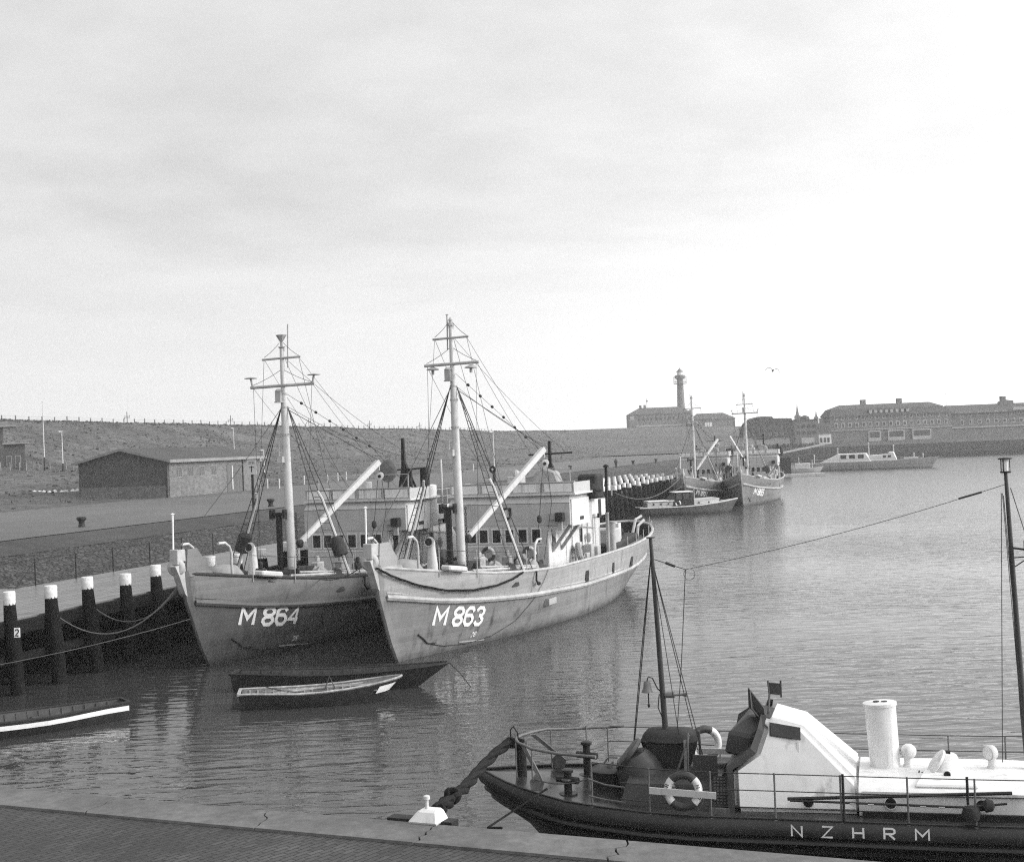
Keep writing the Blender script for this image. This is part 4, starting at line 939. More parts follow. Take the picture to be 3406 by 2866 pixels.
    if o.get('funnel'):
        q = B(); q.lathe([(.42,4.9),(.42,7.0),(.3,7.05)], (17.2,R0-1.2+.9,0), n=14); q.build('funnel', hw_, T, smooth=40)
        q = B(); q.tube([(16.9,R0+.6,6),(16.9,R0+.6,8.4)], .05, 6); q.build('flagstaff', M_mast, T)
    # foredeck gear
    q = B(); q.lathe([(.0,0),(.85,0),(.95,.35),(.9,.9),(.6,1.3),(.0,1.4)], (2.6,-.8,2.75), n=12); q.build('winch_cover', M_canvas, T, smooth=60)
    for s, t, zt in ((3.4,.25,4.85),):
        q = B(); q.tube([(s,t,2.8),(s,t,3.6),(s,t,zt-.35),(s-.05,t,zt-.1),(s-.25,t,zt)], [.30,.26,.17,.18,.24], 12); v_ = q.build('cowl_vent', M_mast, T, smooth=50); q = B(); q.lathe([(.18,0),(.16,.02)], (s-.34,t,zt), (-1,0,.1), 12); q.build('cowl_mouth', M_dark, v_)
    for s, t, sg in ((-.1,.75,1),(11.6,2.5,-1),(.2,-1.3,1)):
        z0 = sheer(s)-.1; q = B(); q.tube([(s+.9*sg,t,z0-.4),(s+.9*sg,t,z0+1.0),(s+.75*sg,t,z0+1.3),(s+.4*sg,t,z0+1.5),(s-.1*sg,t,z0+1.5)], .06, 7); q.build('davit', M_mast, T, smooth=50)
    q = B(); q.box(4.3,5.6,-.8,.8,2.6,3.45); q.lathe([(.3,-1.3),(.3,1.3)], (5.0,0,3.3), (0,1,0), 12); q.lathe([(.42,-.5),(.42,-.44),(.2,-.43),(.2,.43),(.42,.44),(.42,.5)], (4.4,0,3.3), (0,1,0), 14); q.build('anchor_winch', M_dark, T)
    for k, (s, t, r, h, mt) in enumerate(((5.9,2.3,.75,.6,M_canvas),(6.8,2.7,.6,.55,M_canvas_d),(5.0,1.7,.6,.45,M_canvas_d),(9.8,2.7,.55,.55,M_canvas),(10.6,2.7,.5,.45,M_canvas_d),(6.2,-2.2,.7,.5,M_canvas_d),(3.2,-1.8,.5,.5,M_canvas_d),(8.8,-2.6,.6,.5,M_canvas))):
        z0 = sheer(s)-.60; q = B()
        rows = [[(s + r*cos(a_)*f_*(1+.25*noise.noise(V((k,a_*2,f_)))), t + r*.6*sin(a_)*f_, z0 + .45 + h*(1-f_**4)*(1+.5*noise.noise(V((a_*1.3,k*3,f_*3))))) for a_ in [2*pi*j/12 for j in range(13)]] for f_ in (.02,.4,.7,.9,1.0)]
        rows.append([(x_, y_, z0-.02) for x_, y_, z_ in rows[-1]]); q.grid(rows); q.build('covered_gear', mt, T, smooth=70)
    for k, (s, t_, hz_, w_) in enumerate(((4.6,2.6,.5,.35),(7.6,3.05,.35,.5),(8.4,2.9,.6,.25),(11.0,2.9,.3,.6),(2.4,1.2,.9,.3),(9.2,1.6,1.3,.4),(10.4,-.4,1.1,.7),(11.8,1.2,.9,.5))):
        q = B(); z0 = sheer(s)-.6; t = min(t_, half(s, z0)-.75); q.box(s, s+w_, t-.25, t+.15, z0-.2, z0+.5+hz_*.6); q.lathe([(.12,0),(.12,.25),(.05,.3)], (s+w_*.5, t-.05, z0+.5+hz_*.6), n=8); q.build('deck_gear', (M_dark, M_canvas, M_strake, M_canvas_d)[k % 4], T, bevel=.04)
    q = B(); q.tube([(3.2,2.25,sheer(3.2)+.12),(8.8,3.2,sheer(8.8)+.16)], .07, 6); q.tube([(4.0,2.3,sheer(4)+.3),(9.5,3.0,sheer(9.5)+.2)], .045, 6); q.build('spare_spar', M_strake, T)
    q = B()
    for k in range(5):
        q.tube(catenary((.3,.1+.08*k,4.0-.05*k),(5.4+.3*k,1.4+.25*k,3.4),.12+.05*k,8), .028, 5)
    q.build('deck_rope', M_ropel, T)
    q = B()
    for k in range(3): q.ring((6.9+.06*k,2.45,2.9+.09*k),(0,.1,1),.34,.05,16,5)
    q.build('rope_coil', M_ropel, T)
    for s, t in ((1.2,1.55),(3.4,2.4),(7.6,3.2),(2.2,-2.0),(4.9,-2.7)):
        q = B(); q.tube([(s,t,sheer(s)-.2),(s,t,sheer(s)+1.05)], .022, 5); q.build('rail_stanchion', M_strake, T)
    q = B(); q.tube([(1.2,1.55,sheer(1.2)+.95),(3.4,2.4,sheer(3.4)+.95),(7.6,3.2,sheer(7.6)+.95)], .012, 4); q.build('rail_wire', M_wire, T)
    q = B(); q.prism([(1.3,1.55,3.75),(1.3,2.0,3.72),(2.5,2.35,3.55),(2.5,1.9,3.55)], (0,0,.24)); q.build('mooring_chock', M_mast, T, bevel=.06)
    q = B(); q.prism([(6.6,-.9,2.3),(6.6,.2,2.3),(9.2,.2,2.3),(9.2,-.9,2.3)], (0,0,1.15)); q.build('hatch', M_canvas_d, T)
    q = B(); q.box(ms-.45,ms-.25,-.55,-.33,3,6.2); q.box(ms-.55,ms-.15,-.85,-.74,5.9,6.35); q.box(ms-.55,ms-.15,-.14,-.03,5.9,6.35); q.box(ms-.45,ms-.25,-.74,-.14,6.05,6.2); q.build('boom_crutch', M_dark, T)
    q = B()
    for k in range(26): q.ring((ms+.05,.27,2.6+.14*k),(1,0,0) if k%2 else (0,1,0),.055,.018,8,4)
    q.build('mast_chain', M_dark, T)
    # after deck
    q = B(); q.box(24.3,25.6,1.2,2.6,2.2,3.9); q.build('deck_tank', M_strake, T, bevel=.08)
    q = B(); q.box(26.2,26.7,1.8,2.3,2.2,4.1); q.lathe([(.2,2.2),(.2,4.0),(.1,4.1)], (27.2,1.8,0), n=10); q.build('vent_trunk', M_house_w, T)
    q = B(); q.lathe([(.7,-.8),(.7,-.7),(.35,-.69),(.35,.69),(.7,.7),(.7,.8)], (28.8,.9,3.0), (0,1,0), 14); q.box(28.2,29.4,.1,.3,2.2,3.4); q.box(28.2,29.4,1.5,1.7,2.2,3.4); q.build('sweep_winch', M_dark, T)
    q = B(); q.prism([(23.5,1.0,2.6),(23.5,2.9,2.6),(30.5,2.3,2.8),(30.5,0,2.8)], (0,0,.45)); q.build('sweep_cover', M_canvas_d, T, bevel=.1)
    q = B(); q.tube([(31.5,1.9,2.6),(31.6,2.0,3.6),(32.0,2.3,3.95)], .09, 6); q.build('stern_davit', M_mast, T); q = B(); q.tube([(33.0,1.2,2.9),(33.2,1.4,3.9),(33.6,1.7,4.1)], .09, 6); q.build('stern_davit', M_mast, T)
    return T
def on_ship(T, s, t, z): return T.matrix_basis @ V((s, -t, z)) if True else None
def world(T, s, t, z):
    r = Matrix.Rotation(T.rotation_euler.z, 4, 'Z'); return V(T.location) + r @ V((s, -t, z))
base = dict(near=True, mats=(M_hull, M_hull_low), num0=1.5, numz=1.35, mast=14.75, yards=(12.95,14.18,1.40,.92), lamps='down', mlamp=12.2, top='lantern', hounds=11.9, sh=(6.2,7.2,8.2), tip=(13.0,2.39,8.75), bm='tripod', bmast=(16.5,1.5,9.15), badge=True)
S863 = minesweeper('minesweeper', 'nearest pale grey minesweeper numbered M 863 with the tallest mast and a white boom', (-5.22,59.52,0), 20.5, 'M 863', base)
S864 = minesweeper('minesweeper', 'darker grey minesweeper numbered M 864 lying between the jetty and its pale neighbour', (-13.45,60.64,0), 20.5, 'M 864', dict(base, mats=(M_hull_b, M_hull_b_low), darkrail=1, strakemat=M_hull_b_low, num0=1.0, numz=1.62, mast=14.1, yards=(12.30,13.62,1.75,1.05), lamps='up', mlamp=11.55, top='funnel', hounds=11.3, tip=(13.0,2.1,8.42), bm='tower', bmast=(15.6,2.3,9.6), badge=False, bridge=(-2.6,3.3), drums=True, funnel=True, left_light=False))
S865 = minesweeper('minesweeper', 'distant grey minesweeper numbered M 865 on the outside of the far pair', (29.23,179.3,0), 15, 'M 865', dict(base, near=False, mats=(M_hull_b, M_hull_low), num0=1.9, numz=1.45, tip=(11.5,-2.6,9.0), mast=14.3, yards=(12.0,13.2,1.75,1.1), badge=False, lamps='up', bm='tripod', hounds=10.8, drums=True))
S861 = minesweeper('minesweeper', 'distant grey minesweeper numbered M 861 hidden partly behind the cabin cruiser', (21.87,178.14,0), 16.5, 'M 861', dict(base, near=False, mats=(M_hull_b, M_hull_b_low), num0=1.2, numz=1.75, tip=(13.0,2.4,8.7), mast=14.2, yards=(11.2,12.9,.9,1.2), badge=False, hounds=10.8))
# lifebuoys on the near house front
def lifebuoy(loc, ax, label, r=.33, th=.10, a0=0.0, words=None, boardlen=None, group=None):
    t = thing('lifebuoy', label, 'lifebuoy', loc, 0, group)
    for k in range(4):
        q = MB(); q.ring((0,0,0), ax, r, th, 7, 8, a0+k*pi/2, a0+(k+1)*pi/2); q.build('ring_quarter', M_white if k % 2 else M_lbgrey, t, smooth=60)
    return t
bx_ = -(S863.matrix_basis.to_3x3() @ V((1,0,0)))
for t_, lb in ((-.94,'dark and white lifebuoy on the bridge front behind the mast of the pale ship'),(1.31,'dark and white lifebuoy on the bridge front below the right windows of the pale ship')):
    lifebuoy(world(S863, 13.22, t_, 3.43), tuple(world(S863,0,0,0)-world(S863,1,0,0)), lb, .31, .085, .75, group='lifebuoys on the pale minesweeper')
rf_ = thing('life_raft', 'dark eight-sided life raft leaning against the white side of the pale ship', 'life raft', world(S863, 17.3, 2.75, 2.95), S863.rotation_euler.z)
q = MB(-1); q.ring((0,0,0), (.25,1,.25), .58, .17, 8, 8); q.build('raft_ring', M_canvas, rf_)
q = MB(-1)
for i in range(5): q.bar((-.5+.25*i,.04,-.5),(-.5+.25*i,-.04,.5),.07,.05)
for i in range(4): q.bar((-.5,.06,-.4+.26*i),(.5,.06,-.4+.26*i),.05,.07)
q.build('raft_netting', M_ropel, rf_)
# heavy bow rope of the pale ship, and mooring ropes
def rope(pts, r, m_, label, cat='rope', twist=False, nm='mooring_rope'):
    q = MB()
    if twist:
        pts = [V(p) for p in pts]; seg = []
        for i in range(len(pts)-1):
            for j in range(6): seg.append(pts[i].lerp(pts[i+1], j/6))
        for ph in range(3):
            P = []
            for i, p in enumerate(seg):
                d = (seg[min(i+1,len(seg)-1)]-seg[max(i-1,0)]).normalized(); u = d.orthogonal().normalized()
                if abs(d.z) < .95: u = d.cross(V((0,0,1))).normalized()
                v = d.cross(u); a = i*twist + ph*2*pi/3; P.append(p + (u*cos(a)+v*sin(a))*r*.55)
            q.tube(P, r*.6, 6)
    else: q.tube(pts, r, 6)
    return tag(q.build(nm, m_, smooth=60), label, cat)
hs = [world(S863, s, half(s, z)+.13, z) for s, z in ((-2.1,4.2),(-1.2,3.75),(0,3.25),(1.5,2.86),(3.2,2.68),(4.8,2.72),(6.0,2.9),(6.9,3.15))]
rope(hs, .048, M_rope, 'thick dark twisted rope hanging along the bow of the pale ship', twist=.75)
def pilep(i, z=3.1): return Q(.2+2.69*i, .12, z)
bw4 = world(S864, -2.0, -.2, 3.6)
rope(catenary(pilep(1, 2.85), bw4, 1.35), .028, M_ropel, 'pale mooring rope from the second pile to the left ship bow')
rope(catenary(pilep(2, 2.85), bw4 + V((0,0,-.1)), 1.0), .028, M_ropel, 'pale mooring rope from the third pile to the left ship bow')
rope(catenary(Q(-9, .4, 1.9), world(S864, -1.3, 0, 2.2), .3), .013, M_ropel, 'thin taut line running past the piles to the left ship stem')
rope(catenary(world(S864,2,half(2,3.4)+.05,3.45), world(S864,12,half(12,2.9)+.1,2.9), .75), .025, M_ropel, 'thin slack line hanging along the bulwark of the left ship')
rope(catenary(world(S863,-2,-.2,4.5), world(S864,5,half(5,3.2),3.2), .3), .025, M_ropel, 'line between the two near ships below their bows')
rope(catenary(Q(107,.2,3.2), world(S861,-2,-.2,4.2), 1.6), .06, M_ropel, 'long mooring rope from far piles to the distant ship')
# ------------------------------------------------------------------ rescue lifeboat in the foreground (s aft from the bow, t towards the quay)
LB = thing('lifeboat', 'dark hulled rescue lifeboat with white wheelhouse and funnel lettered NZHRM, in front of the quay', 'lifeboat', (-1.0, 30.9, 0), -radians(15.1))
def pw(P, x):
    for (a, z0), (b, z1) in zip(P, P[1:]):
        if x <= b: return lerp(z0, z1, sm((x-a)/(b-a))*.5 + .5*max(0, (x-a)/(b-a)))
    return P[-1][1]
def lg(s): return pw([(-.1,1.90),(1.2,1.76),(2.3,1.66),(5,1.53),(10,1.50),(15,1.52),(20,1.8)], s)
def lh(s):
    f = 1-(1-min(max(s, 0)/4.6, 1))**2.5
    if s > 13: f *= sqrt(max(0, 1-((s-13)/7.2)**2.4))
    return 2.03*f
LP = [(-.02,0),(.07,-.05),(.13,-.16),(.13,-.27),(.07,-.31),(.05,-.34),(.11,-.37),(.13,-.42),(.09,-.47),(.02,-.50),(.0,-.54),(.05,-.57),(.04,-.62),(-.04,-.66)]
q = MB(-1); SS = [0,.05,.15,.3,.5,.8,1.2,1.7,2.3,3,4,5,6,7,8,9,10,11,12,13,14,15,16,17,18,19,19.6,20.1]
for sd_ in (1, -1):
    rows = []
    for s in SS:
        r = []; z0 = lg(s); h = lh(s)
        for dx, dz in LP: r.append((s - (dx*.6 if s < .4 else 0) + max(0, -dz-.1)*.55*max(0, 1-s/2.2), sd_*max(0, h+dx*min(1, .3+s)), z0+dz))
        k = max(0, 1-s/7); hb = r[-1][1]
        for f_, zz_ in ((.35,.75),(.7,.25),(1.0,-.4)):
            zb = lerp(z0-.66, zz_, 1) if True else 0
            r.append((s + (z0-zz_)*.95*max(0, 1-s/3.4), hb*(1-f_*(.12+.55*k)), min(zz_, z0-.7)))
        rows.append(r)
    q.grid(rows)
q.build('hull', M_lbhull, LB, smooth=45)
q = MB(-1); q.grid([[(s, t*(lh(s)-.02), lg(s)-.035+.03*(1-abs(t))) for t in (-1,-.5,0,.5,1)] for s in SS]); q.build('deck', M_lbdeck, LB, smooth=40)
q = MB(-1)
for sd_ in (1, -1): q.tube([(s, sd_*max(.01, lh(s)-.03), lg(s)+.01) for s in SS], .025, 5)
q.build('toe_rail', M_lbhull, LB, smooth=50)
def fl(x, y, lf): s = 6.88+x; z = 1.265+y; return (s, lh(s)+.135+lf*.6, z)
for i_, ch in enumerate('NZHRM'):
    q = MB(-1); strokes(q, ch, .575*i_, .20, .19, .1, .036, fl, 0.0, seg=.05); q.build('letter', M_letter, LB)
# bow post, rails, bitts
q = MB(-1); q.tube([(.95,0,1.7),(.95,0,2.42)], .12, 10); q.box(.72,1.05,-.16,.16,2.4,2.5); q.build('tow_post', M_lbhull, LB, bevel=.015)
q = MB(-1); pts = [(3.0, 1.80, 2.63)] + [(s, t, 2.60) for s, t in ((2.2,1.50),(1.5,1.08),(1.05,.52),(.92,.25),(.86,0),(.92,-.3),(1.05,-.6),(1.3,-.95))] + [(1.7,-1.3,2.54),(2.2,-1.55,2.52),(2.9,-1.80,2.52)]
q.tube(pts, .032, 7); q.build('bow_rail', M_pole, LB, smooth=60)
q = MB(-1); q.tube([(.70,-.12,2.35),(.70,-.1,2.75),(.80,0,2.85),(.92,.1,2.72),(.95,.12,1.8)], .016, 5); q.build('rope_hoop', M_black, LB)
for s, t in ((1.45,1.0),(.9,.25),(.95,-.25),(1.4,-.95),(2.1,-1.45)):
    q = MB(-1); q.tube([(s, t, lg(s)), (s, t, 2.58)], .016, 5); q.build('rail_post', M_pole, LB)
for sd_ in (1, -1):
    q = MB(-1); q.prism([(1.05,sd_*.45,2.58),(1.16,sd_*.5,2.58),(1.62,sd_*.98,2.02),(1.70,sd_*1.06,1.9),(1.66,sd_*1.10,1.72),(1.42,sd_*1.05,1.72),(1.38,sd_*.98,1.9),(1.5,sd_*.92,2.04)], (.01,-sd_*.035,0)); q.build('rail_bracket', M_pole, LB)
def bitt(s, t, h, x):
    z = lg(s)-.03; q = MB(-1); q.tube([(s,t,z),(s,t,z+h)], .085, 10); q.lathe([(.10,0),(.125,.02),(.125,.07),(.09,.09)], (s,t,z+h-.05), n=10); q.tube([(s-x,t-.08,z+h*.62),(s+x,t+.08,z+h*.62)], .075, 8)
    q.lathe([(.2,0),(.2,.03)], (s,t,z), n=10); q.build('mooring_bitt', M_lbhull, LB, smooth=40)
bitt(2.25,-.75,.72,.24); bitt(2.2,.95,.50,.24)
q = MB(-1); q.ring((2.2,.95,1.95),(0,0,1),.11,.03,12,6); q.build('rope_turn', M_ropel, LB)
q = MB(-1); q.lathe([(.42,0),(.42,.34)], (2.95,.05,1.60), n=18); q.build('hatch_drum', M_lbhull, LB, smooth=40)
q = MB(-1); q.lathe([(.44,0),(.45,.03),(.40,.07),(.05,.11),(.0,.11)], (2.95,.05,1.95), n=18); hl = q.build('hatch_lid', M_lbgrey, LB, smooth=40)
q = MB(-1); q.box(2.90,2.98,-.12,.22,2.05,2.13); q.tube([(2.8,.05,2.1),(2.9,.05,2.22),(3.1,.05,2.22)],.02,5); q.build('lid_handle', M_pole, hl)
# fore cabin with tilted hatch, tarpaulined searchlight, grating
q = MB(-1); q.grid([[(x, t*w_, z) for x in (a0, a1)] for t, w_, z, a0, a1 in ((-1,1.4,1.45,3.35,5.5),(-1,1.25,1.98,3.5,5.4),(-.5,1.2,2.06,3.5,5.4),(0,1.2,2.08,3.5,5.4),(.5,1.2,2.06,3.5,5.4),(1,1.25,1.98,3.5,5.4),(1,1.42,1.45,3.35,5.5))]); 
q.add([(3.35,-1.4,1.45),(3.5,-1.25,1.98),(3.5,0,2.08),(3.5,1.25,1.98),(3.35,1.42,1.45)], [(0,1,2,3,4)]); q.add([(5.5,-1.4,1.45),(5.4,-1.25,1.98),(5.4,0,2.08),(5.4,1.25,1.98),(5.5,1.42,1.45)], [(0,1,2,3,4)]); q.build('fore_cabin', M_lbgrey, LB, smooth=40)
q = MB(-1); q.lathe([(.52,-.28),(.46,.12),(.34,.36)], (3.62,.42,2.05), (-.42,.12,1), 16); hc = q.build('hatch_cone', M_lbgrey, LB, smooth=40)
q = MB(-1); q.lathe([(.36,.0),(.40,.02),(.40,.09),(.30,.12),(.0,.14)], (3.46,.45,2.36), (-.75,.1,.62), 16); q.ring((3.40,.45,2.42), (-.75,.1,.62), .36, .025, 18, 5); q.build('hatch_lid', M_lbgrey, hc, smooth=40)
q = MB(-1)
rows = [[(4.22 + a_*f_, -.10 + b_*f_*.75, z) for a_, b_ in [(.62*copysign(abs(cos(k*pi/10))**.5, cos(k*pi/10)), .62*copysign(abs(sin(k*pi/10))**.5, sin(k*pi/10))) for k in range(21)]] for z, f_ in ((2.06,.70),(2.2,.8),(2.5,.92),(2.62,.98),(2.64,.93),(2.72,.90),(2.80,.78),(2.84,.4),(2.85,.02))]
q.grid(rows); q.build('covered_searchlight', M_canvas_d, LB, smooth=55)
q = MB(-1); q.ring((4.22,-.10,2.63),(0,0,1),.56,.02,24,5); q.build('cover_lashing', M_black, LB)
q = MB(-1); q.box(4.85,5.35,.95,.99,2.0,2.52); q.build('side_plate', M_lbgrey, LB)
q = MB(-1); q.box(5.28,5.64,.55,1.36,1.60,1.66); q.add([(5.28,1.37,1.60),(5.64,1.37,1.60),(5.62,1.22,2.16),(5.28,1.22,2.16)],[(0,1,2,3)]); q.build('step_box', M_lbhull, LB)
q = MB(-1)
for i in range(9):
    z = 1.64+.058*i; t = lerp(1.385,1.24,(z-1.60)/.56)
    for j in range(5): q.box(5.30+.065*j,5.345+.065*j,t-.0,t+.02,z,z+.03)
q.build('grating', M_pole, LB)
q = MB(-1); q.box(5.22,5.62,1.44,1.50,1.44,1.58); q.build('deck_step', M_pole, LB)
q = MB(-1); q.lathe([(.05,0),(.09,.05),(.09,.17),(.03,.24)], (4.45,1.44,1.82), n=8); q.ring((4.45,1.44,1.90),(0,1,0),.10,.012,10,4); q.build('deck_lamp', M_pole, LB)
# fore mast with bell and spar
q = MB(-1); q.tube([(4.17,0,2.0),(4.15,0,2.9),(4.02,0,6.4),(4.0,0,6.9)], [.068,.064,.044,.036], 10); q.lathe([(.095,0),(.095,.025)], (4.0,0,6.9), n=8); q.build('fore_mast', M_lbgrey, LB, smooth=40)
q = MB(-1); q.tube([(4.1,.02,3.55),(4.62,.05,3.58)], .022, 6); q.lathe([(.022,0),(.06,.1)], (4.55,.05,3.577), (1,0,.05), 8); q.tube([(4.18,.02,3.56),(4.38,.03,3.57)], .06, 8); q.build('fog_horn', M_pole, LB, smooth=40)
q = MB(-1); q.lathe([(.0,.24),(.05,.24),(.075,.20),(.085,.10),(.13,.0),(.12,.0)], (3.80,.02,3.62), n=12); bl_ = q.build('ship_bell', M_pole, LB, smooth=50)
q = MB(-1); q.tube([(3.80,.02,3.86),(3.83,.02,3.95),(3.92,.02,3.92),(4.02,.02,3.7),(4.12,.0,3.6)], .014, 5); q.tube([(4.05,0,3.58),(4.02,.03,3.3),(4.12,.05,3.05)], .012, 5); q.build('bell_bracket', M_dark, bl_)
q = MB(-1); q.tube([(3.82,.02,3.6),(3.82,.02,3.34)], .014, 5); q.lathe([(.01,-.05),(.03,0),(.01,.05)], (3.82,.02,3.34), n=6); q.build('bell_rope', M_dark, bl_)
q = MB(-1)
for f_ in ((3.15,-1.3,1.75),(3.2,-1.1,1.8)): q.tube(catenary((4.0,0,6.55), f_, -.12 if f_[1] < -1.2 else .05, 8), .012, 4)
q.build('mast_stay', M_wire, LB)
for f_ in ((4.75,-.5,2.3),(4.55,.3,2.2),(5.05,.2,1.9)):
    q = MB(-1); q.tube([(4.0,0,6.5), f_], .010, 4); q.build('mast_stay', M_wire, LB)
q = MB(-1); q.bar((4.75,.62,2.85),(4.42,.72,1.95),.05,.03); q.bar((4.62,.4,2.7),(4.66,.72,2.0),.06,.03); q.tube([(4.72,.62,2.9),(4.74,.9,2.0)],.018,5); q.build('mast_prop', M_pole, LB)
q = MB(-1); q.tube([(4.82,-.3,2.75),(4.85,-.25,1.9)], .03, 6); q.build('davit', M_pole, LB)
# wheelhouse
SIDE = [(5.72,1.46,1.50),(5.70,1.36,2.36),(6.16,1.22,2.66),(6.30,1.00,3.05),(6.36,.82,3.30),(7.08,.82,3.10),(8.16,1.22,2.08),(8.2,1.40,1.50)]
q = MB(-1); n_ = len(SIDE); vs = [(s, t, z) for s, t, z in SIDE] + [(s, -t, z) for s, t, z in SIDE]
q.add(vs, [tuple(range(n_)), tuple(range(n_, 2*n_))[::-1]] + [(i, (i+1) % n_, n_+(i+1) % n_, n_+i) for i in range(n_)]); wh = q.build('wheelhouse', M_white, LB, bevel=.11, seg=3, smooth=50)
q = MB(-1)
FR = [(5.60,1.48,1.48),(5.58,1.40,2.40),(6.06,1.26,2.74),(6.20,1.04,3.10),(6.26,.86,3.34)]
FR2 = [(5.73,1.475,1.48),(5.705,1.385,2.33),(6.17,1.245,2.63),(6.31,1.02,3.02),(6.37,.84,3.33)]
rows = [[(s, t, z) for s, t, z in FR2], [(s, t, z) for s, t, z in FR], [(s, -t, z) for s, t, z in FR], [(s, -t, z) for s, t, z in FR2]]
q.grid(rows); q.build('front_shield', M_lbgrey, LB)
q = MB(-1); q.prism([(5.5,-1.1,2.55),(5.5,.9,2.55),(5.56,.9,3.0),(6.0,.5,3.28),(6.0,-.7,3.28),(5.56,-1.1,3.0)], (.5,0,-.1)); q.build('front_visor', M_lbgrey, LB, bevel=.05)
q = MB(-1); q.prism([(6.43,.93,3.20),(7.04,.925,3.10),(7.04,1.005,2.86),(6.43,1.025,2.94)], (0,.02,.005)); wf = q.build('side_window', M_lbgrey, LB)
q = MB(-1); q.prism([(6.46,.958,3.17),(6.90,.955,3.10),(6.90,1.022,2.90),(6.46,1.042,2.965)], (0,.012,.004)); q.build('pane', M_glass, wf)
q = MB(-1); q.prism([(6.14,.5,3.2),(6.02,.55,3.75),(6.05,.65,3.42),(6.38,.9,3.08)], (.02,-.03,0)); q.prism([(5.98,.5,3.82),(6.30,.62,3.42),(6.34,.66,3.12),(5.98,.52,3.42)], (.015,-.03,0)); q.build('wind_deflector', M_lbgrey, LB)
q = MB(-1); q.tube([(6.34,.1,3.2),(6.38,.1,3.62),(6.36,.1,3.9)], .025, 6); q.build('deflector_post', M_pole, LB); q = MB(-1); q.prism([(6.38,.1,3.62),(6.60,.1,3.60),(6.60,.1,3.84),(6.37,.1,3.86)], (0,.02,0)); q.box(6.60,6.635,.08,.12,3.55,3.90); q.build('wind_deflector', M_lbgrey, LB)
q = MB(-1); q.bar((6.98,1.0,2.82),(6.99,1.12,2.48),.04,.03); q.build('window_stay', M_mast, LB)
# engine casing, funnel, cowls, skylight hatch
q = MB(-1)
prof = [(1.42,1.50),(1.42,1.95),(1.34,2.02),(1.30,2.03),(1.0,2.10),(.5,2.15),(0,2.17)]
prof = prof + [(-a, b) for a, b in prof[-2::-1]]
rows = []
for s, k in ((8.14,1),(11.0,1),(11.4,.97),(11.7,.88),(11.85,.7)): rows.append([(s, a*(1 if k > .9 else k), 1.5+(b-1.5)*k) for a, b in prof])
q.grid(rows); q.add(rows[0], [tuple(range(len(prof)))]); q.add(rows[-1], [tuple(range(len(prof)))]); q.build('engine_casing', M_white, LB, smooth=30)
q = MB(-1); q.box(8.2,11.3,1.421,1.46,1.92,1.985); q.build('casing_rail', M_white, LB)
q = MB(-1); q.lathe([(.36,0),(.325,.05),(.30,.15),(.315,1.38),(.34,1.39),(.34,1.45),(.29,1.46),(.0,1.46)], (8.66,0,2.0), (-.05,0,1), 20); fu = q.build('funnel', M_white, LB, smooth=40)
q = MB(-1)
for s in (8.52, 8.68): q.lathe([(.065,0),(.06,.02)], (s,0,3.455), (-.05,0,1), 10)
q.build('funnel_hole', M_black, fu)
for s, t, fl_ in ((9.1,.05,-1),(10.72,.05,1)):
    q = MB(-1); q.tube([(s,t,2.05),(s,t,2.2)], .10, 10); q.tube([(s,t,2.2),(s,t,2.32),(s-.01,t,2.38)], [.075,.075,.095], 10)
    q.lathe([(.08,-.11),(.135,-.08),(.155,0),(.14,.07),(.085,.12),(.0,.14)], (s-.02*fl_,t,2.47), (.55*fl_,-.5 if fl_ > 0 else -.8,.05), 14); cw = q.build('cowl_vent', M_white, LB, smooth=50)
    if fl_ > 0: q = MB(-1); q.lathe([(.14,.0),(.10,.008),(.03,.01)], (s-.02-.058,t+.055,2.47-.008), (-.55,.5,-.05), 14); q.build('cowl_mouth', M_canvas, cw, smooth=40)
q = MB(-1); q.lathe([(.40,0),(.37,.08),(.16,.44),(.12,.46)], (9.83,.35,2.06), (0.12,0,1), 16, 1.0); sk_ = q.build('skylight_cone', M_white, LB, smooth=40)
q = MB(-1); q.lathe([(.25,-.02),(.29,0),(.29,.04),(.24,.07),(.0,.08)], (9.66,.43,2.33), (-.80,.1,.55), 18); q.ring((9.63,.435,2.35),(-.80,.1,.55),.25,.02,20,5); q.build('hatch_lid', M_white, sk_, smooth=40)
q = MB(-1); q.box(9.78,9.92,.36,.44,2.48,2.57); q.tube([(9.30,.5,2.12),(9.42,.5,2.17)],.015,5); q.tube([(9.28,.5,2.06),(9.31,.5,2.19)],.015,5); q.build('hatch_clip', M_dark, sk_)
q = MB(-1); q.prism([(9.2,1.30,2.03),(10.4,1.30,2.03),(10.2,.5,2.15),(9.4,.5,2.15)], (0,0,.07)); q.build('skylight_base', M_white, LB, bevel=.03)
for s, t, z, r_ in ((7.17,1.44,1.74,.10),(8.74,1.425,1.76,.105),(9.83,.80,2.19,.065),(10.42,1.425,1.76,.105)):
    q = MB(-1); q.lathe([(r_*1.25,0),(r_*1.2,.035)], (s,t-.01,z), (0,1,.1), 14); ph = q.build('porthole', M_white if r_ < .1 else M_white, LB); q = MB(-1); q.lathe([(r_,.036),(r_*.9,.045)], (s,t-.01,z), (0,1,.1), 14); q.build('pane', M_black, ph)
q = MB(-1); q.box(8.2,11.8,1.44,1.52,1.46,1.60); q.build('casing_plinth', M_lbhull, LB)
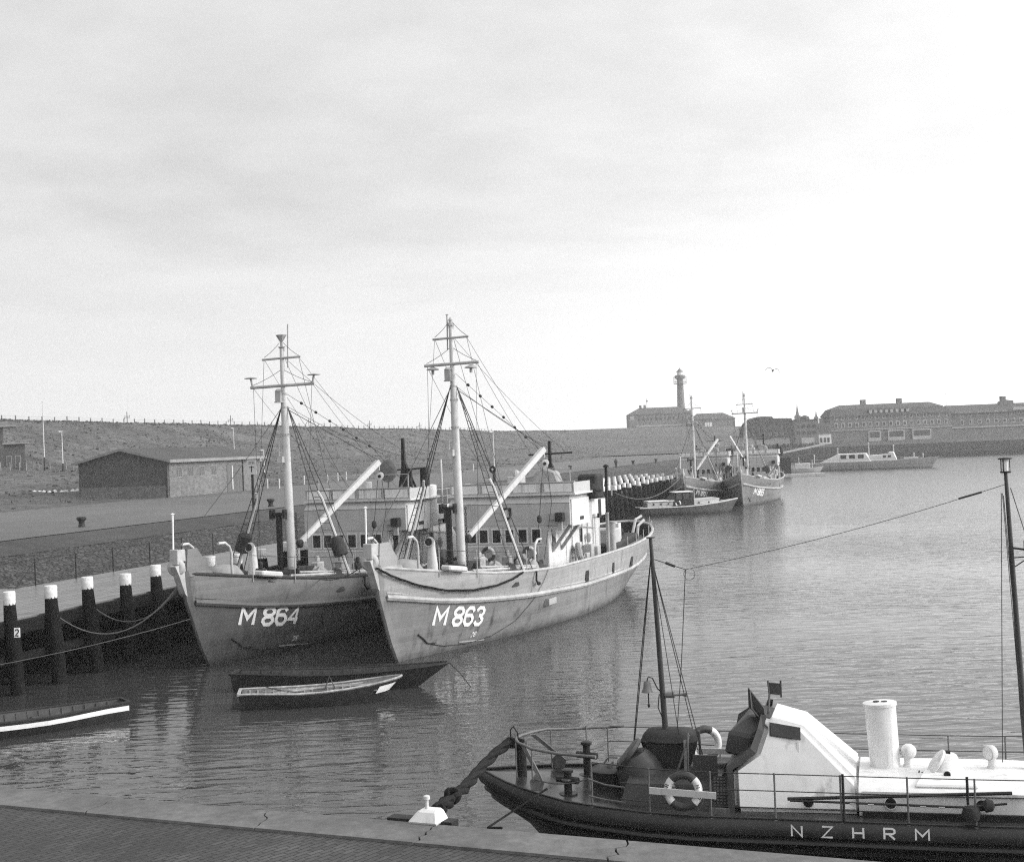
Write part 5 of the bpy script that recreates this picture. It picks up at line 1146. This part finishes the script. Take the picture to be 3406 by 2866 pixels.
# railings
near = [2.9,4.1,5.32,6.57,7.82,9.06,10.28,11.5]
for s in near:
    q = MB(-1); t = lh(s)-.04; q.tube([(s, t, lg(s)-.05), (s, t-.02, lg(s)+.90)], .019, 6); q.lathe([(.05,0),(.05,.03)], (s,t,lg(s)-.03), n=8); q.build('stanchion', M_pole, LB)
q = MB(-1); q.tube([(7.87, lh(7.8)-.02, lg(7.8)), (7.87, lh(7.8)-.06, lg(7.8)+.92)], .026, 6); q.build('stanchion', M_dark, LB); q = MB(-1); q.tube([(10.15, lh(10)-.1, 1.9), (10.15, lh(10)-.1, 2.42)], .026, 6); q.build('stanchion', M_dark, LB)
for h in (.88,.55,.22):
    q = MB(-1); q.tube([(s, lh(s)-.06, lg(s)+h) for s in ([3.5]+near[1:] if h < .8 else near)], .011, 5); q.build('guard_wire', M_wire, LB)
far = [2.55,3.8,5.05,6.3,7.5,8.75,9.96,11.12]
for s in far:
    q = MB(-1); t = -lh(s)+.1; q.tube([(s, t, lg(s)-.05), (s, t, lg(s)+.88)], .017, 6); q.build('stanchion', M_pole, LB)
for h in (.88,.55,.22):
    q = MB(-1); q.tube([(s, -lh(s)+.1, lg(s)+h) for s in far+[12.4]], .011, 5); q.build('guard_wire', M_wire, LB)
q = MB(-1); q.tube(catenary((2.25,-.75,2.2),(2.6,-1.75,2.2),.05,5),.012,4); q.build('lashing_line', M_ropel, LB); q = MB(-1); q.tube(catenary((1.5,1.0,1.95),(2.85,1.85,2.2),.10,8),.014,4); q.tube([(2.85,1.9,2.2),(3.2,1.93,2.1),(3.6,1.95,2.06)],.02,5); q.build('lashing_line', M_ropel, LB); q = MB(-1); q.tube([(2.85,1.9,1.86),(3.2,1.93,1.8),(3.6,1.95,1.76)],.02,5); q.build('lashing_line', M_ropel, LB)
# aft mast, lantern, floodlight, aerial
q = MB(-1); q.tube([(11.42,0,2.0),(11.36,0,3.2),(11.25,0,7.0),(11.22,0,8.05)], [.07,.066,.045,.036], 10); q.build('aft_mast', M_lbgrey, LB, smooth=40)
q = MB(-1); q.lathe([(.10,8.05),(.11,8.08)], (11.22,0,0), n=8)
for k in range(4): q.tube([(11.22+.09*cos(k*pi/2+.5),.09*sin(k*pi/2+.5),8.08),(11.22+.09*cos(k*pi/2+.5),.09*sin(k*pi/2+.5),8.32)], .010, 4)
q.lathe([(.14,8.32),(.13,8.35),(.0,8.36)], (11.22,0,0), n=8); ln = q.build('mast_lantern', M_dark, LB); q = MB(-1); q.lathe([(.075,8.09),(.075,8.31)], (11.22,0,0), n=10); q.build('lantern_glass', M_white, ln)
q = MB(-1); q.box(11.50,11.82,-.05,.20,6.42,6.70); fl2 = q.build('floodlight', M_lbgrey, LB, bevel=.02); q = MB(-1); q.tube([(11.27,0,6.35),(11.85,.05,6.40)], .012, 4); q.tube([(11.28,0,6.15),(11.65,.05,6.4)], .012, 4); q.tube([(11.27,0,6.55),(11.5,.05,6.52)],.02,4); q.build('floodlight_bracket', M_dark, fl2); q = MB(-1); q.box(11.58,11.76,.201,.215,6.47,6.62); q.build('floodlight_glass', M_white, fl2)
q = MB(-1)
for a_, b_2 in (((11.12,.02,7.65),(10.9,.35,2.35)),((11.14,.02,7.65),(11.3,.2,3.2)),((11.16,.02,7.6),(11.36,.15,2.6)),((11.3,0,7.75),(12.6,.6,2.6))): q.tube([a_, b_2], .009, 4)
q.build('mast_stay', M_wire, LB)
q = MB(-1); p0 = (4.05,0,6.45); p1 = (4.72,0,6.22); p2 = (11.2,0,7.82)
q.tube([p0, p1], .009, 4); q.tube(catenary(p1, p2, .10, 10), .006, 4); q.tube([p1, (4.55,.0,4.2), (4.42,.1,2.85)], .009, 4); q.tube([(4.3,0,6.37),(4.5,0,6.29)], .03, 6); q.tube([(10.3,0,7.56),(10.75,0,7.68)], .022, 6); q.ring((4.80,0,6.12),(.3,1,0),.12,.006,16,4); q.build('radio_aerial', M_wire, LB)
# things lying on or hanging from the lifeboat
def wl(s, t, z): return LB.matrix_basis @ V((s, -t, z)) if False else V(LB.location) + Matrix.Rotation(LB.rotation_euler.z, 4, 'Z') @ V((s, -t, z))
ndir = (wl(0,1,0)-wl(0,0,0)); adir = wl(1,0,0)-wl(0,0,0)
lb1 = lifebuoy(wl(4.78,1.98,2.03), tuple(ndir + V((0,0,.15))), 'white and dark lifebuoy with a board across it on the near rail of the lifeboat', .31, .08, 0.0, group=None)
q = MB(); q.bar(tuple(-adir*.66 + ndir*.10 + V((0,0,.02))), tuple(adir*.66 + ndir*.10 + V((0,0,-.05))), .035, .13); q.build('holding_board', M_mast, lb1)
q = MB(); u_ = adir; q.tube([tuple(adir*.43*cos(a_) + ndir*.05 + V((0,0,.43*sin(a_)-.03*(a_ < -.5)))) for a_ in [-2.6+.2*k for k in range(13)]], .010, 4); q.build('grab_line', M_ropel, lb1)
def arc(ch, ang, r0):
    q_ = MB(); 
    def fa(x, y, lf): a_ = ang; c = V((0,0,0)) + adir*((r0+y)*cos(a_) + x*-sin(a_)*-1*0) ; e = adir*cos(a_)+V((0,0,sin(a_))); p_ = adir*-sin(a_)+V((0,0,cos(a_))); return tuple(e*(r0+y) - p_*x + ndir*(.087+lf*.3) )
    strokes(q_, ch, -.03, .075, .05, .0, .014, fa, seg=.05); return q_
for ch, ang in (('N',.35),('Z',-.35),('N',-.05),('R',2.75),('U',3.0),('L',3.25)):
    q = arc(ch, ang, .29); q.build('ring_letter', M_black, lb1)
lifebuoy(wl(4.75,-1.62,2.18), tuple(ndir*.9 + adir*.5), 'dark and white lifebuoy hanging on the far rail of the lifeboat behind the mast', .33, .085, .3)
q = MB(); q.bar(tuple(adir*-.25+ndir*.12), tuple(adir*.55+ndir*.12), .03, .12); 
tag(q.build('lifebuoy_board', M_mast, loc=wl(4.85,-1.62,2.05)), 'short pale board behind the far lifebuoy on the lifeboat rail', 'board')
q = MB(); q.tube([tuple(wl(6.8,1.86,1.90)), tuple(wl(10.95,1.86,2.12))], .035, 6); tag(q.build('boat_hook', M_lbhull), 'long dark boat hook lashed along the near rail of the lifeboat', 'boat hook')
q = MB(); q.tube([tuple(wl(6.85,1.90,1.88)), tuple(wl(10.1,1.90,1.84)), tuple(wl(10.85,1.9,1.93))], .024, 6); sp_ = tag(q.build('sounding_pole', M_lbhull), 'thin dark sounding pole with white bands below the boat hook on the lifeboat rail', 'pole')
for s in (7.98,8.32,9.28,9.62):
    q = MB(); q.tube([tuple(wl(s,1.90,1.868-.012*(s-6.85))), tuple(wl(s+.11,1.90,1.868-.012*(s-6.74)))], .028, 6); q.build('white_band', M_white, sp_)
q = MB(); q.lathe([(.0,-.16),(.14,-.12),(.18,0),(.14,.12),(.0,.16)], tuple(wl(10.2,1.95,1.74)), n=10); q.lathe([(.05,-.1),(.13,-.02),(.10,.10),(.0,.14)], tuple(wl(10.5,1.9,1.88)), tuple(adir), 8); tag(q.build('rope_fender', M_canvas_d, smooth=50), 'dark rope fender tied to the near rail at the end of the poles', 'fender')
# hawser to the white bollard on the quay
HP = [wl(1.0,0,2.47), wl(.72,.05,2.52), at(1640,2512,Y=29.3), at(1590,2565,Y=27.3), at(1552,2612,Y=25.0), at(1512,2648,Y=23.2), at(1478,2678,Y=21.8), at(1450,2695,Y=21.2)]
rope(HP, .10, M_rope, 'very thick black hawser from the lifeboat bow to the white bollard', 'hawser', twist=.5, nm='hawser')
q = MB(); c_ = at(1500, 2657, Y=22.7)
for k in range(5): q.ring(tuple(c_ + V((R.uniform(-.06,.06), R.uniform(-.05,.05), R.uniform(-.06,.06)))), (R.uniform(-1,1), R.uniform(-.5,.5), R.uniform(-1,1)), .10, .05, 12, 6)
tag(q.build('hawser_knot', M_rope, smooth=60), 'dark rope knot on the hawser just above the white bollard', 'rope knot')
b0 = V(K(0,0,3.5)); ub = (V((-1.45,20.7)) - cA).dot(cdir)
mbk_s = .72
mbk = thing('mooring_bollard', 'squat white painted mooring bollard with a pin on the foreground coping edge', 'bollard', K(ub, .0, 3.5))
cd3 = V((cdir.x, cdir.y, 0)); cn3 = V((cn.x, cn.y, 0))
def bq(u, v, z): return tuple((cd3*u + cn3*v + V((0,0,z)))*.72)
q = MB(); q.add([bq(-.40,.14,.0),(bq(.34,.14,-.0)),bq(.34,-.42,-.0),bq(-.40,-.42,0),bq(-.17,.0,.27),bq(.25,.0,.27),bq(.25,-.32,.27),bq(-.17,-.32,.27)], [(0,3,2,1),(4,5,6,7),(0,1,5,4),(1,2,6,5),(2,3,7,6),(3,0,4,7)]); q.build('housing', M_white, mbk, bevel=.035)
q = MB(); q.tube([bq(-.03,-.12,.2), bq(-.03,-.12,.48)], .028, 8); q.lathe([(.0,-.02),(.05,0),(.05,.05),(.0,.07)], bq(-.03,-.12,.46), n=8); q.build('pin', M_mast, mbk, smooth=50)
q = MB(); q.bar(bq(-.95,-.22,-.10), bq(.55,-.22,-.10), .22, .20); q.build('base_beam', M_dark, mbk)
rope([tuple(wl(1.9,1.55,1.9)), tuple(wl(.9,2.6,1.35)), tuple(at(1668,2752,Y=22.2))], .022, M_rope, 'dark doubled mooring line from the lifeboat bow towards the quay')

# ------------------------------------------------------------------ open boats
def rowboat(name, label, st, bow, beam, zs, zb, mats, band=None, thw=4, tr=.7, bandlen=None):
    st = V(st); bow = V(bow); d = (bow-st); Ln = d.length; t = thing(name, label, 'rowing boat', (st.x, st.y, 0), atan2(d.y, d.x))
    fs = [0,.08,.2,.35,.5,.65,.78,.88,.95,.985,1.0]
    def hb(f): return beam/2*(lerp(tr, 1, sm(f/.4)) if f < .4 else sqrt(max(0, 1-((f-.4)/.6)**2.3)))
    def zg(f): return lerp(zs, zs*.88, sm(f/.4)) if f < .4 else lerp(zs*.88, zb, ((f-.4)/.6)**1.8)
    q = MB(); 
    for sd_ in (1,-1): q.grid([[(f*Ln - (1-k)*Ln*.19*max(0,(f-.6)/.4)**1.5 + (1-k)*.10*(f < .01), sd_*hb(f)*wk, lerp(-.25, zg(f), k)) for k, wk in ((0,.62),(.35,.80),(.7,.94),(1,1))] for f in fs])
    q.add([(.0,-hb(0),zg(0)),(0,hb(0),zg(0)),(.1,hb(0)*.62,-.25),(.1,-hb(0)*.62,-.25)], [(0,1,2,3)]); q.build('hull', mats[0], t, smooth=40)
    q = MB()
    for sd_ in (1,-1): q.grid([[(f*Ln*.97+.06 - (1-k)*Ln*.20*max(0,(f-.6)/.4)**1.5, sd_*max(0,hb(f)-.07)*wk, lerp(.02, zg(f)-.01, k)) for k, wk in ((0,.72),(.5,.9),(1,1))] for f in fs])
    q.grid([[(f*Ln*.95+.08 - Ln*.20*max(0,(f-.6)/.4)**1.5, tt*max(0,hb(f)-.07)*.72, .03) for tt in (-1,0,1)] for f in fs[:-2]]); q.build('lining', mats[1], t, smooth=40)
    q = MB()
    for sd_ in (1,-1): q.tube([(f*Ln, sd_*max(0,hb(f)-.02), zg(f)+.01) for f in fs], .045, 5)
    q.bar((0,-hb(0),zg(0)),(0,hb(0),zg(0)),.09,.09); q.build('gunwale', mats[2], t)
    for k in range(thw):
        f = .14+.68*k/max(1, thw-1); q = MB(); h_ = max(.05, hb(f)-.08); q.box(f*Ln-.13,f*Ln+.13,-h_,h_,zg(f)-.24,zg(f)-.20); q.build('thwart', mats[1], t)
    for k in range(14):
        f = .06+.62*k/13
        for sd_ in (1,-1):
            q = MB(); q.bar((f*Ln,sd_*(hb(f)-.10)*.85,.1),(f*Ln,sd_*(hb(f)-.10),zg(f)-.03),.05,.04); q.build('rib', mats[2] if mats[2] is M_boatw else mats[1], t)
    if band:
        q = MB(); f0, f1, z0, z1, sd_ = band
        F_ = [lerp(f0, f1, k/10) for k in range(11)]
        q.grid([[(f*Ln+.02 - (1-k)*Ln*.19*max(0,(f-.6)/.4)**1.5, sd_*(hb(f)*(1-.2*(1-k)**1.3)+.022), lerp(-.25, zg(f), k)) for k in (z0, (z0+z1)/2, z1)] for f in F_]); q.build('white_band', M_letter, t)
    return t, Ln, hb, zg
tb, Ln, hb, zg = rowboat('rowing_boat', 'long black open boat lying behind the other rowing boat under the bows', (-11.05,54.0), (-2.7,53.0), 1.7, .68, .88, (M_boat, M_boatin, M_boat), thw=3)
q = MB()
for k in range(3): q.ring((.9+.3*k,.1,.3+.05*k),(.2,.1,1),.22,.035,14,5)
tag(q.build('rope_coil', M_ropel, tb), None)
tc_, Ln, hb, zg = rowboat('rowing_boat', 'open rowing boat with worn pale gunwale and white bow flash', (-10.1,50.0), (-4.35,50.75), 1.75, .58, .82, (M_boat, mat('bleached boat interior', .15, .85, .5, 5, .3), M_boatw), band=(.87,.985,.60,.86,-1), thw=4)
q = MB(); q.bar((.8,.3,.5),(5.0,-.15,.62),.05,.04); q.bar((1.2,-.2,.5),(4.4,.4,.6),.05,.04); q.build('oar', M_boatw, tc_)
q = MB(); q.tube(catenary((.9,.6,.62),(2.2,-.55,.55),.05,6),.018,4); q.tube([(3.0,0,.4),(3.2,.1,.95),(3.4,.0,.5)],.03,5); q.ring((4.2,.0,.5),(0,.3,1),.22,.03,14,5); q.box(2.6,3.1,-.3,.2,.15,.5); q.build('loose_gear', M_boatin, tc_)
ta, Ln, hb, zg = rowboat('rowing_boat', 'dark open boat with a broad white strake, cut by the left edge of the picture', (-13.95,49.15), (-20.6,44.9), 2.05, .60, .75, (M_boat, M_boatin, M_boat), band=(.0,.9,.68,.88,1), thw=4, tr=.5)
rope([tuple(V((-2.7,53.0,.85))), (-2.3,52.9,.45), (-1.9,52.6,-.05)], .014, M_rope, 'thin painter hanging from the black open boat bow into the water')

# ------------------------------------------------------------------ distant boats
def hull(mb, Ln, bm, zst, zmid, zbow, rake=1.2, trs=.8):
    fs = [0,.1,.25,.45,.6,.75,.87,.95,1]
    def h_(f): return bm/2*(lerp(trs,1,sm(f/.35)) if f < .35 else (1-((f-.35)/.65)**2.4))
    def z_(f): return lerp(zst,zmid,sm(f/.4)) if f < .4 else lerp(zmid,zbow,((f-.4)/.6)**1.7)
    for sd_ in (1,-1): mb.grid([[(f*Ln-(1-k)*rake*max(0,(f-.5)*2)**2, sd_*h_(f)*w_, lerp(-.5,z_(f),k)) for k, w_ in ((0,.6),(.4,.88),(1,1))] for f in fs])
    mb.add([(0,-h_(0),z_(0)),(0,h_(0),z_(0)),(0,h_(0)*.6,-.5),(0,-h_(0)*.6,-.5)],[(0,1,2,3)])
    mb.grid([[(f*Ln, t_*h_(f), z_(f)-.02) for t_ in (-1,0,1)] for f in fs])
    return h_, z_
cr = thing('cabin_cruiser', 'small cabin cruiser with low wheelhouse moored in front of the distant minesweepers', 'motor boat', (14.5,165.6,0), radians(7))
q = MB(); h_, z_ = hull(q, 12.2, 3.4, .95, .95, 1.6); q.build('hull', M_hull_b_low, cr, smooth=40)
q = MB(); F_ = [0,.1,.25,.45,.6,.75,.87,.95,1]
for sd_ in (1,-1): q.tube([(f*12.2, sd_*h_(f), z_(f)) for f in F_], .08, 5)
q.build('rubbing_strake', M_mast, cr)
q = MB(); q.box(.9,4.1,-1.1,1.1,.9,1.62); q.prism([(5.6,-1.1,1.0),(9.6,-.8,1.2),(9.9,-.5,1.75),(9.3,-.7,1.85),(6.0,-1.05,1.75)],(0,2.0,0)); q.build('cabin', M_house, cr, bevel=.08)
q = MB(); q.box(1.0,4.2,-1.2,1.2,1.62,1.75); q.build('cabin_roof', M_white, cr, bevel=.05)
q = MB(); q.prism([(3.6,-1.1,1.0),(3.6,-1.1,1.75),(4.5,-1.0,2.6),(6.3,-1.0,2.6),(6.6,-1.1,1.7),(6.6,-1.1,1.0)],(0,2.2,0)); q.build('wheelhouse', M_canvas_d, cr)
q = MB(); q.box(4.2,6.5,-1.2,1.2,2.6,2.72); q.build('wheelhouse_roof', M_white, cr, bevel=.04)
for x0,x1 in ((4.45,5.1),(5.3,5.95)):
    q = MB(); q.box(x0,x1,-1.13,-1.101,1.8,2.5); q.build('window', M_glass, cr)
for x in (1.7,2.6,3.5,7.2,8.4):
    q = MB(); q.lathe([(.12,0),(.1,.04)], (x,-1.12 if x < 5 else -1.0,1.35), (0,-1,0), 10); q.build('porthole', M_glass, cr)
q = MB(); q.tube([(6.9,0,1.8),(6.9,0,3.1)], .04, 5); q.build('pole', M_mast, cr)
p_ = V(cr.location) + Matrix.Rotation(cr.rotation_euler.z,4,'Z') @ V((4.6,-1.25,1.35))
lifebuoy(p_, (0,-1,0), 'small white and dark lifebuoy on the side of the cabin cruiser', .27, .09, .4)
pt_ = thing('patrol_vessel', 'long low pale grey patrol vessel with a streamlined deckhouse across the harbour', 'patrol boat', (69.5,331.5,0), atan2(-8.6,27.6))
q = MB(); h_, z_ = hull(q, 30.2, 5.4, 1.75, 1.85, 2.55, 2.2); q.build('hull', M_hull, pt_, smooth=40)
q = MB(); q.prism([(3.0,-1.9,1.8),(7.4,-1.9,3.85),(13.8,-1.9,3.85),(15.0,-1.9,1.8)],(0,3.8,0)); q.build('deckhouse', M_white, pt_, bevel=.12)
q = MB(); q.prism([(14.2,-1.6,1.9),(14.6,-1.6,3.3),(18.6,-1.6,3.45),(18.9,-1.6,3.95),(20.0,-1.6,3.95),(20.6,-1.6,2.4),(20.6,-1.6,1.9)],(0,3.2,0)); q.build('wheelhouse', M_white, pt_, bevel=.1)
for x in (8.0,10.0,12.0):
    q = MB(); q.box(x,x+1.3,-1.95,-1.901,2.7,3.55); q.build('window', M_canvas_d, pt_)
for x in (17.6,18.7):
    q = MB(); q.box(x,x+.7,-1.65,-1.601,2.7,3.2); q.build('window', M_canvas_d, pt_)
for x, h in ((7.3,5.0),(14.4,5.9),(20,5.2),(-.2+2,3.5),(24.5,3.2),(26.5,3.0)):
    q = MB(); q.tube([(x,0,1.8),(x,0,h)], .09, 5); q.lathe([(.16,0),(.16,.3),(.0,.35)],(x,0,h),n=6); q.build('mast', M_mast, pt_)
q = MB(); q.box(22.2,25.4,-.9,.9,1.9,2.5); q.build('forehatch', M_mast, pt_)
q = MB(); q.tube([(x,-2.55 if x < 22 else -1.7,2.6) for x in (1,8,15,21,26)], .04, 4); q.build('guard_rail', M_strake, pt_)
wb = thing('work_boat', 'small pale work boat lying at the stern of the patrol vessel', 'work boat', (64.5,326,0), radians(-10))
q = MB(); hull(q, 7.6, 2.6, .9, .9, 1.3); q.build('hull', M_house, wb, smooth=40)
q = MB(); q.box(1,4.5,-1,1,.8,2.1); q.build('cabin', M_mast, wb, bevel=.1); q = MB(); q.tube([(2,0,2),(2,0,3.6)],.07,5); q.tube([(5,0,1),(5,0,2.9)],.06,5); q.build('mast', M_mast, wb)
a = at(2590,1586,z=0); pn = thing('pontoon', 'flat pale landing pontoon with a dark hut beside the far pair of ships', 'pontoon', (a.x,a.y,0), radians(-4))
q = MB(); q.box(-3,9.5,-1.5,1.5,-.4,.55); q.build('float', M_house, pn); q = MB(); q.box(-1,2.8,1.0,4.5,.3,4.0); q.build('hut', M_dark, pn)
q = MB(); q.bar((-1.2,.5,4.7),(10.0,.5,6.6),.5,.4); q.build('gangway', M_mast, pn); q = MB(); q.box(-1.5,-.9,-.2,.3,.5,4.8); q.build('gangway_post', M_white, pn)
for x_, lb in ((3300,'small dark boat near the right end of the far harbour wall'),):
    pass

b_ = MB(); strokes(b_, '2', -.06, .24, .12, 0, .045, lambda x, y, lf: (x, -.026-lf, y-.12)); b_.build('board_figure', M_black, sb)
